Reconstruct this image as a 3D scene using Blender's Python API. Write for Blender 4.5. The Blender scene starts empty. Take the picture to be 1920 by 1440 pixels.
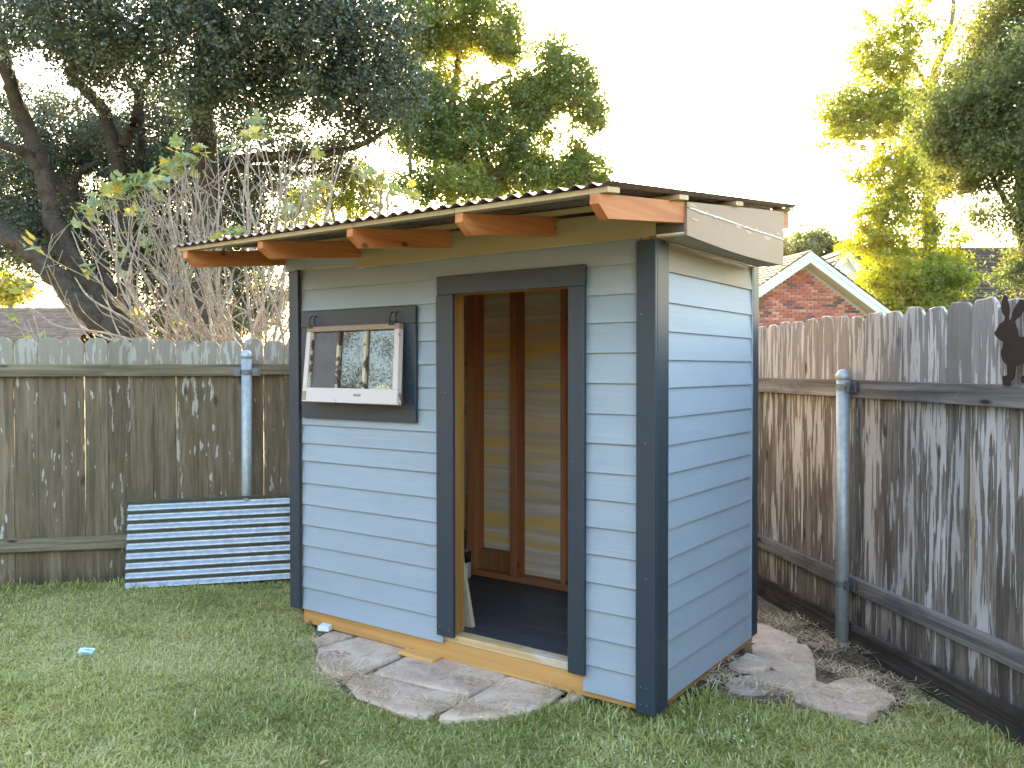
import bpy, bmesh, math, random
import numpy as np
from mathutils import Vector, Matrix

random.seed(7)
RNG = np.random.default_rng(11)
R = math.radians
S = bpy.context.scene
COL = S.collection

# ------------------------------------------------------------------ camera, world, sun, exposure
CAM = np.array([1.5696, -3.2438, 1.5165]); YAW, PIT, ROL, FPX = R(35.606), R(-1.0258), R(-0.0324), 1567.7
_f = np.array([-math.sin(YAW) * math.cos(PIT), math.cos(YAW) * math.cos(PIT), math.sin(PIT)])
_r = np.array([math.cos(YAW), math.sin(YAW), 0.0]); _u = np.cross(_r, _f)
_r, _u = _r * math.cos(ROL) + _u * math.sin(ROL), -_r * math.sin(ROL) + _u * math.cos(ROL)
cam_d = bpy.data.cameras.new('camera'); cam = bpy.data.objects.new('camera', cam_d); COL.objects.link(cam)
cam_d.sensor_fit = 'HORIZONTAL'; cam_d.sensor_width = 36.0; cam_d.lens = FPX / 1920 * 36
cam_d.clip_start = 0.05; cam_d.clip_end = 1000
M = Matrix(((_r[0], _u[0], -_f[0], CAM[0]), (_r[1], _u[1], -_f[1], CAM[1]), (_r[2], _u[2], -_f[2], CAM[2]), (0, 0, 0, 1)))
cam.matrix_world = M
S.camera = cam

SUN_EL, SUN_AZ = R(14.3), R(32.5)           # azimuth counted from +Y towards -X
world = bpy.data.worlds.new('World'); S.world = world; world.use_nodes = True
wn = world.node_tree.nodes; wl = world.node_tree.links; wn.clear()
sky = wn.new('ShaderNodeTexSky'); sky.sky_type = 'NISHITA'; sky.sun_disc = False
sky.sun_elevation = SUN_EL; sky.sun_rotation = -SUN_AZ
sky.air_density = 1.25; sky.dust_density = 4.0; sky.ozone_density = .7
bg = wn.new('ShaderNodeBackground'); bg.inputs['Strength'].default_value = 0.15
wo = wn.new('ShaderNodeOutputWorld'); wl.new(sky.outputs[0], bg.inputs[0]); wl.new(bg.outputs[0], wo.inputs[0])
sun_d = bpy.data.lights.new('sun', 'SUN'); sun = bpy.data.objects.new('sun', sun_d); COL.objects.link(sun)
sun_d.energy = 4.0; sun_d.angle = R(0.53); sun_d.color = (1.0, 0.83, 0.58)
SD = Vector((-math.sin(SUN_AZ) * math.cos(SUN_EL), math.cos(SUN_AZ) * math.cos(SUN_EL), math.sin(SUN_EL)))
sun.rotation_euler = SD.to_track_quat('Z', 'Y').to_euler()
sun.location = (-20, 30, 20)
vs = S.view_settings; vs.view_transform = 'Standard'; vs.look = 'None'; vs.gamma = 1; vs.use_curve_mapping = False
vs.exposure = 3.62
S.render.engine = 'CYCLES'
S.cycles.max_bounces = 8; S.cycles.diffuse_bounces = 4; S.cycles.transmission_bounces = 6; S.cycles.transparent_max_bounces = 8

# ------------------------------------------------------------------ geometry helpers
def ray(x, y): return _f + _r * (x - 960) / FPX - _u * (y - 720) / FPX
def at(x, y, d): return CAM + ray(x, y) * d
def onz(x, y, z):
    d = ray(x, y); return CAM + d * ((z - CAM[2]) / d[2])
def project(pts):
    d = np.asarray(pts, float) - CAM; z = d @ _f
    return np.stack([960 + FPX * (d @ _r) / z, 720 - FPX * (d @ _u) / z, z], -1)

WL = {}
def link(name, data, parent=None, loc=(0, 0, 0), rot=(0, 0, 0), label=None, cat=None, group=None, kind=None):
    o = bpy.data.objects.new(name, data); COL.objects.link(o)
    w = Vector(loc); WL[o.name] = w
    if parent is not None:
        o.parent = parent; o.location = w - WL[parent.name]
    else:
        o.location = w
    o.rotation_euler = rot
    if label: o['label'] = label
    if cat: o['category'] = cat
    if group: o['group'] = group
    if kind: o['kind'] = kind
    return o
def thing(name, loc, label, cat, group=None): return link(name, None, None, loc, label=label, cat=cat, group=group)

def pydata(name, v, f, mat, smooth=False):
    me = bpy.data.meshes.new(name); me.from_pydata([tuple(map(float, p)) for p in v], [], [tuple(q) for q in f])
    if mat: me.materials.append(mat)
    if smooth: me.polygons.foreach_set('use_smooth', [True] * len(me.polygons))
    me.update(); return me
def np_mesh(name, verts, loops, starts, totals, mat, attr=None, smooth=False):
    me = bpy.data.meshes.new(name)
    me.vertices.add(len(verts)); me.vertices.foreach_set('co', np.ascontiguousarray(verts, np.float32).ravel())
    me.loops.add(len(loops)); me.loops.foreach_set('vertex_index', np.ascontiguousarray(loops, np.int32))
    me.polygons.add(len(starts)); me.polygons.foreach_set('loop_start', np.ascontiguousarray(starts, np.int32))
    me.polygons.foreach_set('loop_total', np.ascontiguousarray(totals, np.int32))
    if smooth: me.polygons.foreach_set('use_smooth', np.ones(len(starts), bool))
    me.materials.append(mat)
    if attr is not None:
        a = me.attributes.new('tint', 'FLOAT', 'POINT'); a.data.foreach_set('value', np.ascontiguousarray(attr, np.float32))
    me.update(calc_edges=True); return me
def bm_mesh(name, bm, mat, smooth=False):
    bmesh.ops.recalc_face_normals(bm, faces=bm.faces)
    me = bpy.data.meshes.new(name); bm.to_mesh(me); bm.free()
    for m in (mat if isinstance(mat, (list, tuple)) else [mat]): me.materials.append(m)
    if smooth: me.polygons.foreach_set('use_smooth', [True] * len(me.polygons))
    return me
def bm_box(bm, lo, hi, bev=0.0):
    r = bmesh.ops.create_cube(bm, size=1.0)
    lo, hi = Vector(lo), Vector(hi)
    for v in r['verts']:
        v.co = Vector([(lo[i] + hi[i]) / 2 + v.co[i] * (hi[i] - lo[i]) for i in range(3)])
    if bev:
        es = {e for v in r['verts'] for e in v.link_edges}
        bmesh.ops.bevel(bm, geom=list(es), offset=bev, segments=1, affect='EDGES', profile=0.5)
def box(name, lo, hi, mat, parent=None, bev=0.002, jit=0.0, **kw):
    """axis-aligned box given in world coordinates; its origin is its centre"""
    c = (Vector(lo) + Vector(hi)) / 2
    bm = bmesh.new(); bm_box(bm, Vector(lo) - c, Vector(hi) - c, bev)
    rot = kw.pop('rot', (0, 0, 0))
    if jit: rot = tuple(a + random.uniform(-jit, jit) for a in rot)
    return link(name, bm_mesh(name, bm, mat), parent, c, rot, **kw)
def prism(name, poly, a0, a1, axis, mat, parent=None, loc=(0, 0, 0), bev=0.0, **kw):
    """extrude a 2-D outline along an axis: axis 'x' outline=(y,z), 'y' outline=(x,z), 'z' outline=(x,y)"""
    def p3(p, a): return {'x': (a, p[0], p[1]), 'y': (p[0], a, p[1]), 'z': (p[0], p[1], a)}[axis]
    bm = bmesh.new(); L = Vector(loc)
    A = [bm.verts.new(Vector(p3(p, a0)) - L) for p in poly]; B = [bm.verts.new(Vector(p3(p, a1)) - L) for p in poly]
    bm.faces.new(A); bm.faces.new(B[::-1]); n = len(poly)
    for i in range(n): bm.faces.new((A[i], B[i], B[(i + 1) % n], A[(i + 1) % n]))
    if bev: bmesh.ops.bevel(bm, geom=list(bm.edges), offset=bev, segments=1, affect='EDGES')
    rot = kw.pop('rot', (0, 0, 0))
    return link(name, bm_mesh(name, bm, mat), parent, loc, rot, **kw)

class Tubes:
    """many tapered tubes gathered in one mesh"""
    def __init__(s): s.v, s.l, s.n = [], [], 0
    def add(s, pts, rad, sides=6, wob=0.0):
        pts = np.asarray(pts, float); k = len(pts); rad = np.broadcast_to(np.asarray(rad, float), (k,))
        t = np.gradient(pts, axis=0); t /= np.linalg.norm(t, axis=1)[:, None] + 1e-9
        ref = np.array([0.31, 0.23, 0.92]) if abs(t[0][2]) < .85 else np.array([0.92, 0.3, 0.1])
        a = np.cross(t, ref); a /= np.linalg.norm(a, axis=1)[:, None] + 1e-9; b = np.cross(t, a)
        th = np.arange(sides) * 2 * math.pi / sides
        rr = rad[:, None] * (1 + (RNG.uniform(-wob, wob, (k, sides)) if wob else 0))
        ring = pts[:, None, :] + rr[..., None] * (np.cos(th)[None, :, None] * a[:, None, :] + np.sin(th)[None, :, None] * b[:, None, :])
        s.v.append(ring.reshape(-1, 3))
        i = np.arange(k - 1)[:, None] * sides; j = np.arange(sides)[None, :]; j2 = (j + 1) % sides
        s.l.append((np.stack([i + j, i + j2, i + sides + j2, i + sides + j], -1).reshape(-1, 4)) + s.n)
        s.n += k * sides
    def mesh(s, name, mat):
        v = np.concatenate(s.v); q = np.concatenate(s.l)
        return np_mesh(name, v, q.ravel(), np.arange(len(q)) * 4, np.full(len(q), 4), mat, smooth=True)
def smooth_path(pts, n=6):
    """Catmull-Rom through control points"""
    P = np.asarray(pts, float); P = np.vstack([2 * P[0] - P[1], P, 2 * P[-1] - P[-2]]); out = []
    for i in range(1, len(P) - 2):
        for t in np.linspace(0, 1, n, endpoint=False):
            a, b, c, d = P[i - 1:i + 3]
            out.append(.5 * (2 * b + (c - a) * t + (2 * a - 5 * b + 4 * c - d) * t * t + (3 * b - a - 3 * c + d) * t ** 3))
    out.append(P[-2]); return np.array(out)

# ------------------------------------------------------------------ materials
class Mat:
    def __init__(s, name, rough=0.7, metal=0.0, spec=0.3):
        s.m = bpy.data.materials.new(name); s.m.use_nodes = True; s.t = s.m.node_tree; s.n = s.t.nodes
        s.b = s.n['Principled BSDF']; s.b.inputs['Roughness'].default_value = rough
        s.b.inputs['Metallic'].default_value = metal; s.b.inputs['Specular IOR Level'].default_value = spec
        s._v = None
    def node(s, t, **kw):
        nd = s.n.new(t)
        for k, v in kw.items():
            if hasattr(nd, k): setattr(nd, k, v)
        return nd
    def lk(s, a, b): s.t.links.new(a, b)
    def vec(s, scale=(1, 1, 1), rnd=True):
        if s._v is None:
            tc = s.node('ShaderNodeTexCoord'); oi = s.node('ShaderNodeObjectInfo')
            ml = s.node('ShaderNodeVectorMath', operation='MULTIPLY'); ml.inputs[1].default_value = (37.0, 53.0, 29.0)
            cb = s.node('ShaderNodeCombineXYZ')
            for i in range(3): s.lk(oi.outputs['Random'], cb.inputs[i])
            s.lk(cb.outputs[0], ml.inputs[0]); ad = s.node('ShaderNodeVectorMath', operation='ADD')
            s.lk(tc.outputs['Object'], ad.inputs[0]); s.lk(ml.outputs[0], ad.inputs[1])
            s._v = ad.outputs[0]; s.obj = tc.outputs['Object']; s.rand = oi.outputs['Random']
        mp = s.node('ShaderNodeMapping'); mp.inputs['Scale'].default_value = scale
        s.lk(s._v if rnd else s.obj, mp.inputs['Vector']); return mp.outputs[0]
    def noise(s, scale=(1, 1, 1), k=1.0, detail=4, rough=.6, dist=0.0, rnd=True):
        nd = s.node('ShaderNodeTexNoise'); nd.inputs['Scale'].default_value = k; nd.inputs['Detail'].default_value = detail
        nd.inputs['Roughness'].default_value = rough; nd.inputs['Distortion'].default_value = dist
        s.lk(s.vec(scale, rnd), nd.inputs['Vector']); return nd.outputs[0]
    def ramp(s, fac, stops):
        nd = s.node('ShaderNodeValToRGB'); e = nd.color_ramp.elements
        while len(e) < len(stops): e.new(0.5)
        for i, (p, c) in enumerate(stops):
            e[i].position = p; e[i].color = (c, c, c, 1) if isinstance(c, (int, float)) else (*c, 1)
        s.lk(fac, nd.inputs[0]); return nd.outputs[0]
    def mix(s, fac, a, b, mode='MIX'):
        nd = s.node('ShaderNodeMix', data_type='RGBA', blend_type=mode)
        for sock, v in ((nd.inputs[0], fac), (nd.inputs[6], a), (nd.inputs[7], b)):
            if isinstance(v, (int, float)): sock.default_value = v
            elif isinstance(v, tuple): sock.default_value = (*v, 1)
            else: s.lk(v, sock)
        return nd.outputs[2]
    def math(s, op, a, b=None):
        nd = s.node('ShaderNodeMath', operation=op)
        for sock, v in ((nd.inputs[0], a), (nd.inputs[1], b)):
            if v is None: continue
            if isinstance(v, (int, float)): sock.default_value = v
            else: s.lk(v, sock)
        return nd.outputs[0]
    def axis(s, i):
        s.vec(); sp = s.node('ShaderNodeSeparateXYZ'); s.lk(s.obj, sp.inputs[0]); return sp.outputs[i]
    def bump(s, h, strength=.4, dist=.01):
        nd = s.node('ShaderNodeBump'); nd.inputs['Strength'].default_value = strength; nd.inputs['Distance'].default_value = dist
        s.lk(h, nd.inputs['Height']); s.lk(nd.outputs[0], s.b.inputs['Normal'])
    def color(s, c):
        if isinstance(c, tuple): s.b.inputs['Base Color'].default_value = (*c, 1)
        else: s.lk(c, s.b.inputs['Base Color'])
    def rough(s, fac): s.lk(fac, s.b.inputs['Roughness'])

def ax(axis, along, across):
    return tuple(along if a == axis else across for a in 'xyz')

def paint_mat(name, col, axis, grain=.35, rough=.55):
    m = Mat(name, rough); n = m.noise(ax(axis, 1.2, 5), 1, 3); g = m.noise(ax(axis, 2.2, 46), 1, 5, .65, .35)
    c = m.mix(m.ramp(n, [(.3, .0), (.7, 1.0)]), tuple(x * .93 for x in col), tuple(min(1, x * 1.06) for x in col))
    c = m.mix(m.ramp(g, [(.62, 0.0), (.75, .16)]), c, tuple(x * .7 for x in col))
    m.color(c); m.bump(g, grain, .004); return m.m
def lumber(name, cols, axis, rough=.65, knots=True, grain=1.0):
    """cols: dark, mid, light"""
    m = Mat(name, rough); n = m.noise(ax(axis, .9, 26), 1, 6, .62, .6); n2 = m.noise(ax(axis, .5, 3), 1, 3)
    c = m.ramp(n, [(.28, cols[0]), (.5, cols[1]), (.75, cols[2])])
    c = m.mix(m.ramp(n2, [(.35, 0.0), (.7, .5)]), c, cols[0])
    tone = m.ramp(m.rand, [(0, .82), (1, 1.12)])
    c = m.mix(1.0, c, tone, 'MULTIPLY')
    if knots:
        vo = m.node('ShaderNodeTexVoronoi'); vo.inputs['Scale'].default_value = 1.0; m.lk(m.vec(ax(axis, 4.5, 9)), vo.inputs['Vector'])
        k = m.ramp(vo.outputs['Distance'], [(.06, .85), (.13, 0.0)]); c = m.mix(k, c, tuple(x * .35 for x in cols[0]))
    m.color(c); m.bump(n, .25 * grain, .004); return m.m

def fence_mat(name, kind):
    m = Mat(name, .9, spec=.15)
    st = m.noise((16, 16, 1.1), 1, 6, .65, .4); fi = m.noise((75, 75, 4.5), 1, 4, .6); lo = m.noise((3.5, 3.5, 1.3), 1, 3)
    z = m.math('MULTIPLY', m.axis(2), .5)
    if kind == 'right':
        c = m.ramp(st, [(.25, (.072, .058, .050)), (.5, (.175, .148, .130)), (.72, (.275, .24, .215))])
        c = m.mix(m.ramp(fi, [(.38, .6), (.55, 0.0)]), c, (.05, .041, .035))
        fl = m.noise((40, 40, 2.8), 1, 5, .55, .25); msk = m.noise((4.2, 4.2, 1.0), 1, 3, .5)
        thr = m.math('ADD', fl, m.math('MULTIPLY', msk, .62))
        hz = m.ramp(z, [(.22, 0.0), (.6, 1.0)])                       # flaking thins out near the ground
        thr = m.math('ADD', thr, m.math('MULTIPLY', hz, .055))
        f = m.ramp(thr, [(.885, 0.0), (.905, 1.0)])
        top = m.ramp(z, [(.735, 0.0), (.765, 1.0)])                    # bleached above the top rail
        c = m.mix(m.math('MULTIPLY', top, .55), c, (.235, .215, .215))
        c = m.mix(f, c, m.mix(lo, (.27, .25, .24), (.50, .48, .485)))
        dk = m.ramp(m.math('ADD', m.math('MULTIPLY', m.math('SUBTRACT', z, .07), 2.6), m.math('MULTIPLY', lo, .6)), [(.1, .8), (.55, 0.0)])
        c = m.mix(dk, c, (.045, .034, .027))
        eo = m.noise((9, 9, .35), 1, 2, .5); c = m.mix(m.ramp(eo, [(.70, 0.0), (.76, .65)]), c, (.28, .15, .035))
    else:
        c = m.ramp(st, [(.25, (.062, .047, .032)), (.5, (.134, .104, .072)), (.75, (.222, .178, .128))])
        c = m.mix(m.ramp(lo, [(.48, 0.0), (.68, .5)]), c, (.108, .093, .048))     # algae
        c = m.mix(m.ramp(fi, [(.36, .6), (.5, 0.0)]), c, (.06, .05, .036))
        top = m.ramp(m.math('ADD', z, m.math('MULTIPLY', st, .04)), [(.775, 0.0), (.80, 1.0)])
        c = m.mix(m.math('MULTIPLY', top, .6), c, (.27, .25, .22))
        fl = m.noise((34, 34, 6.5), 1, 4, .5, .15); msk = m.noise((2.0, 2.0, 1.0), 1, 2)
        thr = m.math('ADD', fl, m.math('MULTIPLY', msk, .55)); thr = m.math('ADD', thr, m.math('MULTIPLY', top, .105))
        f = m.ramp(thr, [(.955, 0.0), (.975, 1.0)])
        c = m.mix(f, c, m.mix(m.rand, (.31, .285, .245), (.29, .30, .28)))
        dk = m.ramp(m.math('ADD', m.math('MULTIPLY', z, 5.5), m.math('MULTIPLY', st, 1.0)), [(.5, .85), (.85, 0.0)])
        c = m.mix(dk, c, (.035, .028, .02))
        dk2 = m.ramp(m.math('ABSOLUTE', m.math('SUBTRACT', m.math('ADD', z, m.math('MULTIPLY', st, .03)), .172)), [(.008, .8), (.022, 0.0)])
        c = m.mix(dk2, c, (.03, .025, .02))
    vo = m.node('ShaderNodeTexVoronoi'); vo.inputs['Scale'].default_value = 1.0; m.lk(m.vec((5, 5, 2.0)), vo.inputs['Vector'])
    k = m.ramp(vo.outputs['Distance'], [(.045, .85), (.11, 0.0)]); c = m.mix(k, c, (.04, .03, .022))
    c = m.mix(1.0, c, m.ramp(m.rand, [(0, .80), (1, 1.16)]), 'MULTIPLY')
    m.color(c); m.bump(m.math('ADD', st, m.math('MULTIPLY', fi, .5)), .55, .006); return m.m
def rail_mat(name, cols):
    m = Mat(name, .9, spec=.15); st = m.noise((1.0, 30, 30), 1, 6, .65, .7); lo = m.noise((2.2, 4, 4), 1, 3); mo = m.noise((9, 14, 14), 1, 4)
    c = m.ramp(st, [(.28, cols[0]), (.52, cols[1]), (.75, cols[2])])
    c = m.mix(m.ramp(lo, [(.45, 0.0), (.65, .75)]), c, cols[0]); c = m.mix(m.ramp(mo, [(.62, 0.0), (.72, .45)]), c, cols[2])
    vo = m.node('ShaderNodeTexVoronoi'); vo.inputs['Scale'].default_value = 1.0; m.lk(m.vec((2.2, 8, 8)), vo.inputs['Vector'])
    c = m.mix(m.ramp(vo.outputs['Distance'], [(.05, .9), (.11, 0.0)]), c, (.012, .01, .01))
    m.color(c); m.bump(st, .6, .006); return m.m
def metal_mat(name, col, rough=.45, metal=.8, spots=.15):
    m = Mat(name, rough, metal, .5); n = m.noise((1, 1, 1), 26, 3); n2 = m.noise((1, 1, 1), 4, 4)
    c = m.mix(m.ramp(n, [(.4, 0.0), (.6, spots)]), col, tuple(x * .55 for x in col)); c = m.mix(m.ramp(n2, [(.5, 0.0), (.75, .35)]), c, tuple(x * .6 for x in col))
    m.color(c); m.rough(m.ramp(n, [(.3, rough * .8), (.7, min(1, rough * 1.3))])); return m.m
def plain(name, col, rough=.6, metal=0.0, var=.12, k=9, bump=.15):
    m = Mat(name, rough, metal); n = m.noise((1, 1, 1), k, 5)
    m.color(m.mix(n, tuple(x * (1 - var) for x in col), tuple(min(1, x * (1 + var)) for x in col)))
    if bump: m.bump(n, bump, .006)
    return m.m
def leaf_mat(name, stops, trans=.5, tcol=1.0, gloss=.06):
    m = Mat(name); m.n.remove(m.b); a = m.node('ShaderNodeAttribute', attribute_name='tint')
    c = m.ramp(a.outputs['Fac'], stops)
    d = m.node('ShaderNodeBsdfDiffuse'); t = m.node('ShaderNodeBsdfTranslucent'); g = m.node('ShaderNodeBsdfGlossy'); g.inputs['Roughness'].default_value = .45
    m.lk(c, d.inputs[0])
    hs = m.node('ShaderNodeHueSaturation'); hs.inputs['Hue'].default_value = .475; hs.inputs['Saturation'].default_value = 1.15; hs.inputs['Value'].default_value = tcol
    m.lk(c, hs.inputs['Color']); m.lk(hs.outputs[0], t.inputs[0])
    x = m.node('ShaderNodeMixShader'); x.inputs[0].default_value = trans; m.lk(d.outputs[0], x.inputs[1]); m.lk(t.outputs[0], x.inputs[2])
    y = m.node('ShaderNodeMixShader'); y.inputs[0].default_value = gloss; m.lk(x.outputs[0], y.inputs[1]); m.lk(g.outputs[0], y.inputs[2])
    m.lk(y.outputs[0], m.n['Material Output'].inputs[0]); return m.m

BLUE, NAVY, TAN = (.242, .288, .348), (.026, .036, .050), (.29, .245, .15)
M_SID = {a: paint_mat('blue_siding_paint_' + a, BLUE, a) for a in 'xy'}
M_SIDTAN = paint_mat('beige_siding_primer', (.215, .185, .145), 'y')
M_NAVY = {a: paint_mat('dark_slate_trim_paint_' + a, NAVY, a, .12, .45) for a in 'xyz'}
M_TAN = paint_mat('tan_panel_paint', TAN, 'x', .12, .6)
M_TANS = paint_mat('pale_fascia_paint', (.235, .165, .12), 'y', .1, .6)
M_CAULK = plain('white_caulk', (.66, .62, .58), .6)
M_FIR = {a: lumber('fresh_fir_' + a, ((.32, .102, .032), (.46, .172, .060), (.55, .26, .105)), a) for a in 'xyz'}
M_PINE = {a: lumber('yellow_pine_' + a, ((.36, .185, .055), (.49, .275, .09), (.58, .355, .13)), a) for a in 'xyz'}
M_STUD = {a: lumber('reddish_stud_' + a, ((.24, .085, .033), (.36, .145, .06), (.45, .20, .09)), a) for a in 'xyz'}
M_JAMB = lumber('brown_treated_jamb', ((.16, .075, .02), (.24, .125, .04), (.31, .18, .07)), 'z')
M_PURL = lumber('pale_purlin_wood', ((.33, .24, .12), (.42, .32, .18), (.50, .40, .25)), 'x')
M_ROOF = metal_mat('rusty_roof_metal', (.16, .115, .10), .5, .35, .3)
M_GALV = metal_mat('galvanised_sheet', (.30, .315, .335), .36, .95, .35)
M_POST = metal_mat('galvanised_post', (.30, .34, .37), .5, .55, .2)
M_BLACK = plain('black_iron', (.018, .018, .02), .45, .4)
def interior_mat():
    m = Mat('bare_back_of_siding', .8); n = m.noise((1.0, 3, 30), 1, 5, .6, .3); h = m.noise((.6, .6, 9), 1, 3)
    c = m.mix(m.ramp(n, [(.35, 0.0), (.7, 1.0)]), (.44, .38, .29), (.66, .60, .52))
    c = m.mix(m.ramp(h, [(.46, 0.0), (.58, .85)]), c, (.68, .47, .13)); m.color(c); m.bump(n, .3, .003); return m.m
M_INT = interior_mat()
def floor_mat():
    m = Mat('dark_blue_floor_paint', .42, spec=.4); n = m.noise((2.5, 14, 14), 1, 5, .6); w = m.noise((5, 40, 40), 1, 4)
    c = m.mix(n, (.020, .027, .040), (.042, .054, .072)); c = m.mix(m.ramp(w, [(.66, 0.0), (.74, .7)]), c, (.20, .21, .22))
    m.color(c); m.bump(n, .2, .003); return m.m
M_FLOOR = floor_mat()
def sill_mat():
    m = Mat('worn_pine_sill', .65); n = m.noise((.9, 26, 26), 1, 6, .62, .6); w = m.noise((5, 9, 9), 1, 4)
    c = m.ramp(n, [(.28, (.34, .22, .10)), (.5, (.46, .33, .17)), (.75, (.55, .42, .25))])
    c = m.mix(m.ramp(w, [(.48, 0.0), (.62, .8)]), c, (.47, .45, .44)); m.color(c); m.bump(n, .25, .004); return m.m
M_SILL = sill_mat()
def sash_mat(name, base, under, lo):
    m = Mat(name, .7); n = m.noise((7, 7, 7), 1, 6, .65, .5); g = m.noise((30, 30, 3), 1, 4)
    m.color(m.mix(m.ramp(n, [(lo, 0.0), (lo + .03, 1.0)]), base, m.mix(g, tuple(x * .6 for x in under), under))); m.bump(n, .4, .004); return m.m
M_SASHW = sash_mat('flaking_white_paint', (.50, .435, .435), (.24, .16, .11), .62)
M_SASHB = sash_mat('bare_old_sash_wood', (.26, .18, .13), (.62, .54, .52), .60)
M_PUTTY = sash_mat('old_putty_muntin', (.44, .38, .27), (.10, .06, .045), .52)
def glass_mat():
    m = Mat('dusty_window_glass'); m.n.remove(m.b)
    gl = m.node('ShaderNodeBsdfGlossy'); gl.inputs['Roughness'].default_value = .015; gl.inputs[0].default_value = (.95, .97, 1, 1)
    df = m.node('ShaderNodeBsdfDiffuse'); tr = m.node('ShaderNodeBsdfTransparent'); tr.inputs[0].default_value = (.45, .47, .48, 1)
    n = m.noise((3, 3, 3), 3, 5, .7); m.lk(m.mix(n, (.07, .06, .065), (.17, .155, .16)), df.inputs[0])
    lw = m.node('ShaderNodeFresnel'); lw.inputs['IOR'].default_value = 1.75
    x = m.node('ShaderNodeMixShader'); x.inputs[0].default_value = .24; m.lk(tr.outputs[0], x.inputs[1]); m.lk(df.outputs[0], x.inputs[2])
    y = m.node('ShaderNodeMixShader'); f = m.math('ADD', m.math('MULTIPLY', lw.outputs[0], .55), .03); m.lk(f, y.inputs[0])
    m.lk(x.outputs[0], y.inputs[1]); m.lk(gl.outputs[0], y.inputs[2]); m.lk(y.outputs[0], m.n['Material Output'].inputs[0]); return m.m
M_GLASS = glass_mat()
M_GLASSD = M_GLASS.copy(); M_GLASSD.name = 'very_dusty_window_glass'
for nd_ in M_GLASSD.node_tree.nodes:
    if nd_.type == 'MIX_SHADER' and not nd_.inputs[0].is_linked: nd_.inputs[0].default_value = .75
    if nd_.type == 'BSDF_GLOSSY': nd_.inputs['Roughness'].default_value = .22; nd_.inputs[0].default_value = (.3, .3, .33, 1)
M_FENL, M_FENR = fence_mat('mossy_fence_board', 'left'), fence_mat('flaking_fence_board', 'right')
M_RAILL = rail_mat('mossy_rail', ((.06, .050, .034), (.142, .120, .082), (.24, .21, .155)))
M_RAILR = rail_mat('grey_rail', ((.06, .052, .05), (.16, .145, .14), (.28, .265, .26)))
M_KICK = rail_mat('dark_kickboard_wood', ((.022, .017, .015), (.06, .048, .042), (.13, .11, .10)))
def stone_mat():
    m = Mat('sandstone_flag', .85, spec=.2); a = m.noise((1, 1, 1), 5, 6, .6, .6); b = m.noise((1, 1, 1), 40, 4); l = m.noise((1, 1, 1), 1.7, 3)
    c = m.ramp(a, [(.28, (.34, .235, .18)), (.5, (.48, .36, .29)), (.74, (.59, .465, .385))])
    c = m.mix(m.ramp(l, [(.45, 0.0), (.7, .6)]), c, (.40, .32, .235)); c = m.mix(m.ramp(b, [(.32, .6), (.45, 0.0)]), c, (.20, .16, .14))
    c = m.mix(1.0, c, m.ramp(m.rand, [(0, .86), (1, 1.1)]), 'MULTIPLY'); m.color(c); m.bump(m.math('ADD', a, m.math('MULTIPLY', b, .25)), .5, .012); return m.m
M_STONE = stone_mat()
def dirt_mat(name, a, b, k=14):
    m = Mat(name, .95, spec=.1); n = m.noise((1, 1, 1), k, 7, .7); n2 = m.noise((1, 1, 1), 70, 3)
    m.color(m.mix(m.ramp(n2, [(.5, 0.0), (.7, .5)]), m.mix(m.ramp(n, [(.3, 0.0), (.7, 1.0)]), a, b), tuple(x * 1.6 for x in b))); m.bump(n, .8, .02); return m.m
M_DIRT = dirt_mat('soil_under_grass', (.16, .16, .07), (.30, .28, .14)); M_SAND = dirt_mat('sandy_bedding', (.06, .045, .033), (.19, .15, .11))
M_BARK = dirt_mat('dark_oak_bark', (.018, .015, .013), (.07, .06, .052), 9); M_BARK2 = dirt_mat('grey_brown_bark', (.07, .055, .045), (.20, .165, .13), 9)
M_TWIG = dirt_mat('pale_fig_bark', (.15, .125, .105), (.33, .29, .255), 14)

# ------------------------------------------------------------------ ground
def sstep(a, b, x): t = np.clip((np.asarray(x, float) - a) / (b - a), 0, 1); return t * t * (3 - 2 * t)
def gz(x, y):
    q = .695 * np.asarray(x, float) + .719 * np.asarray(y, float); return -.09 * sstep(.55, 1.35, q)
def axis_steps(lo, hi, step, far):
    inner = np.arange(lo, hi + 1e-6, step); k = np.array([.6, 1.5, 3, 6, 12, 25, 50, 100, 200.]); k = k[k < far]
    return np.concatenate([lo - k[::-1], inner, hi + k])
gx, gy = axis_steps(-7, 5, .15, 400), axis_steps(-6, 5, .15, 400)
X, Y = np.meshgrid(gx, gy, indexing='ij'); V = np.stack([X, Y, gz(X, Y)], -1).reshape(-1, 3); ny = len(gy)
i, j = np.meshgrid(np.arange(len(gx) - 1), np.arange(ny - 1), indexing='ij'); b0 = (i * ny + j).ravel()
Q = np.stack([b0, b0 + ny, b0 + ny + 1, b0 + 1], -1)
link('ground', np_mesh('ground', V, Q.ravel(), np.arange(len(Q)) * 4, np.full(len(Q), 4), M_DIRT, smooth=True), kind='structure')

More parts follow.
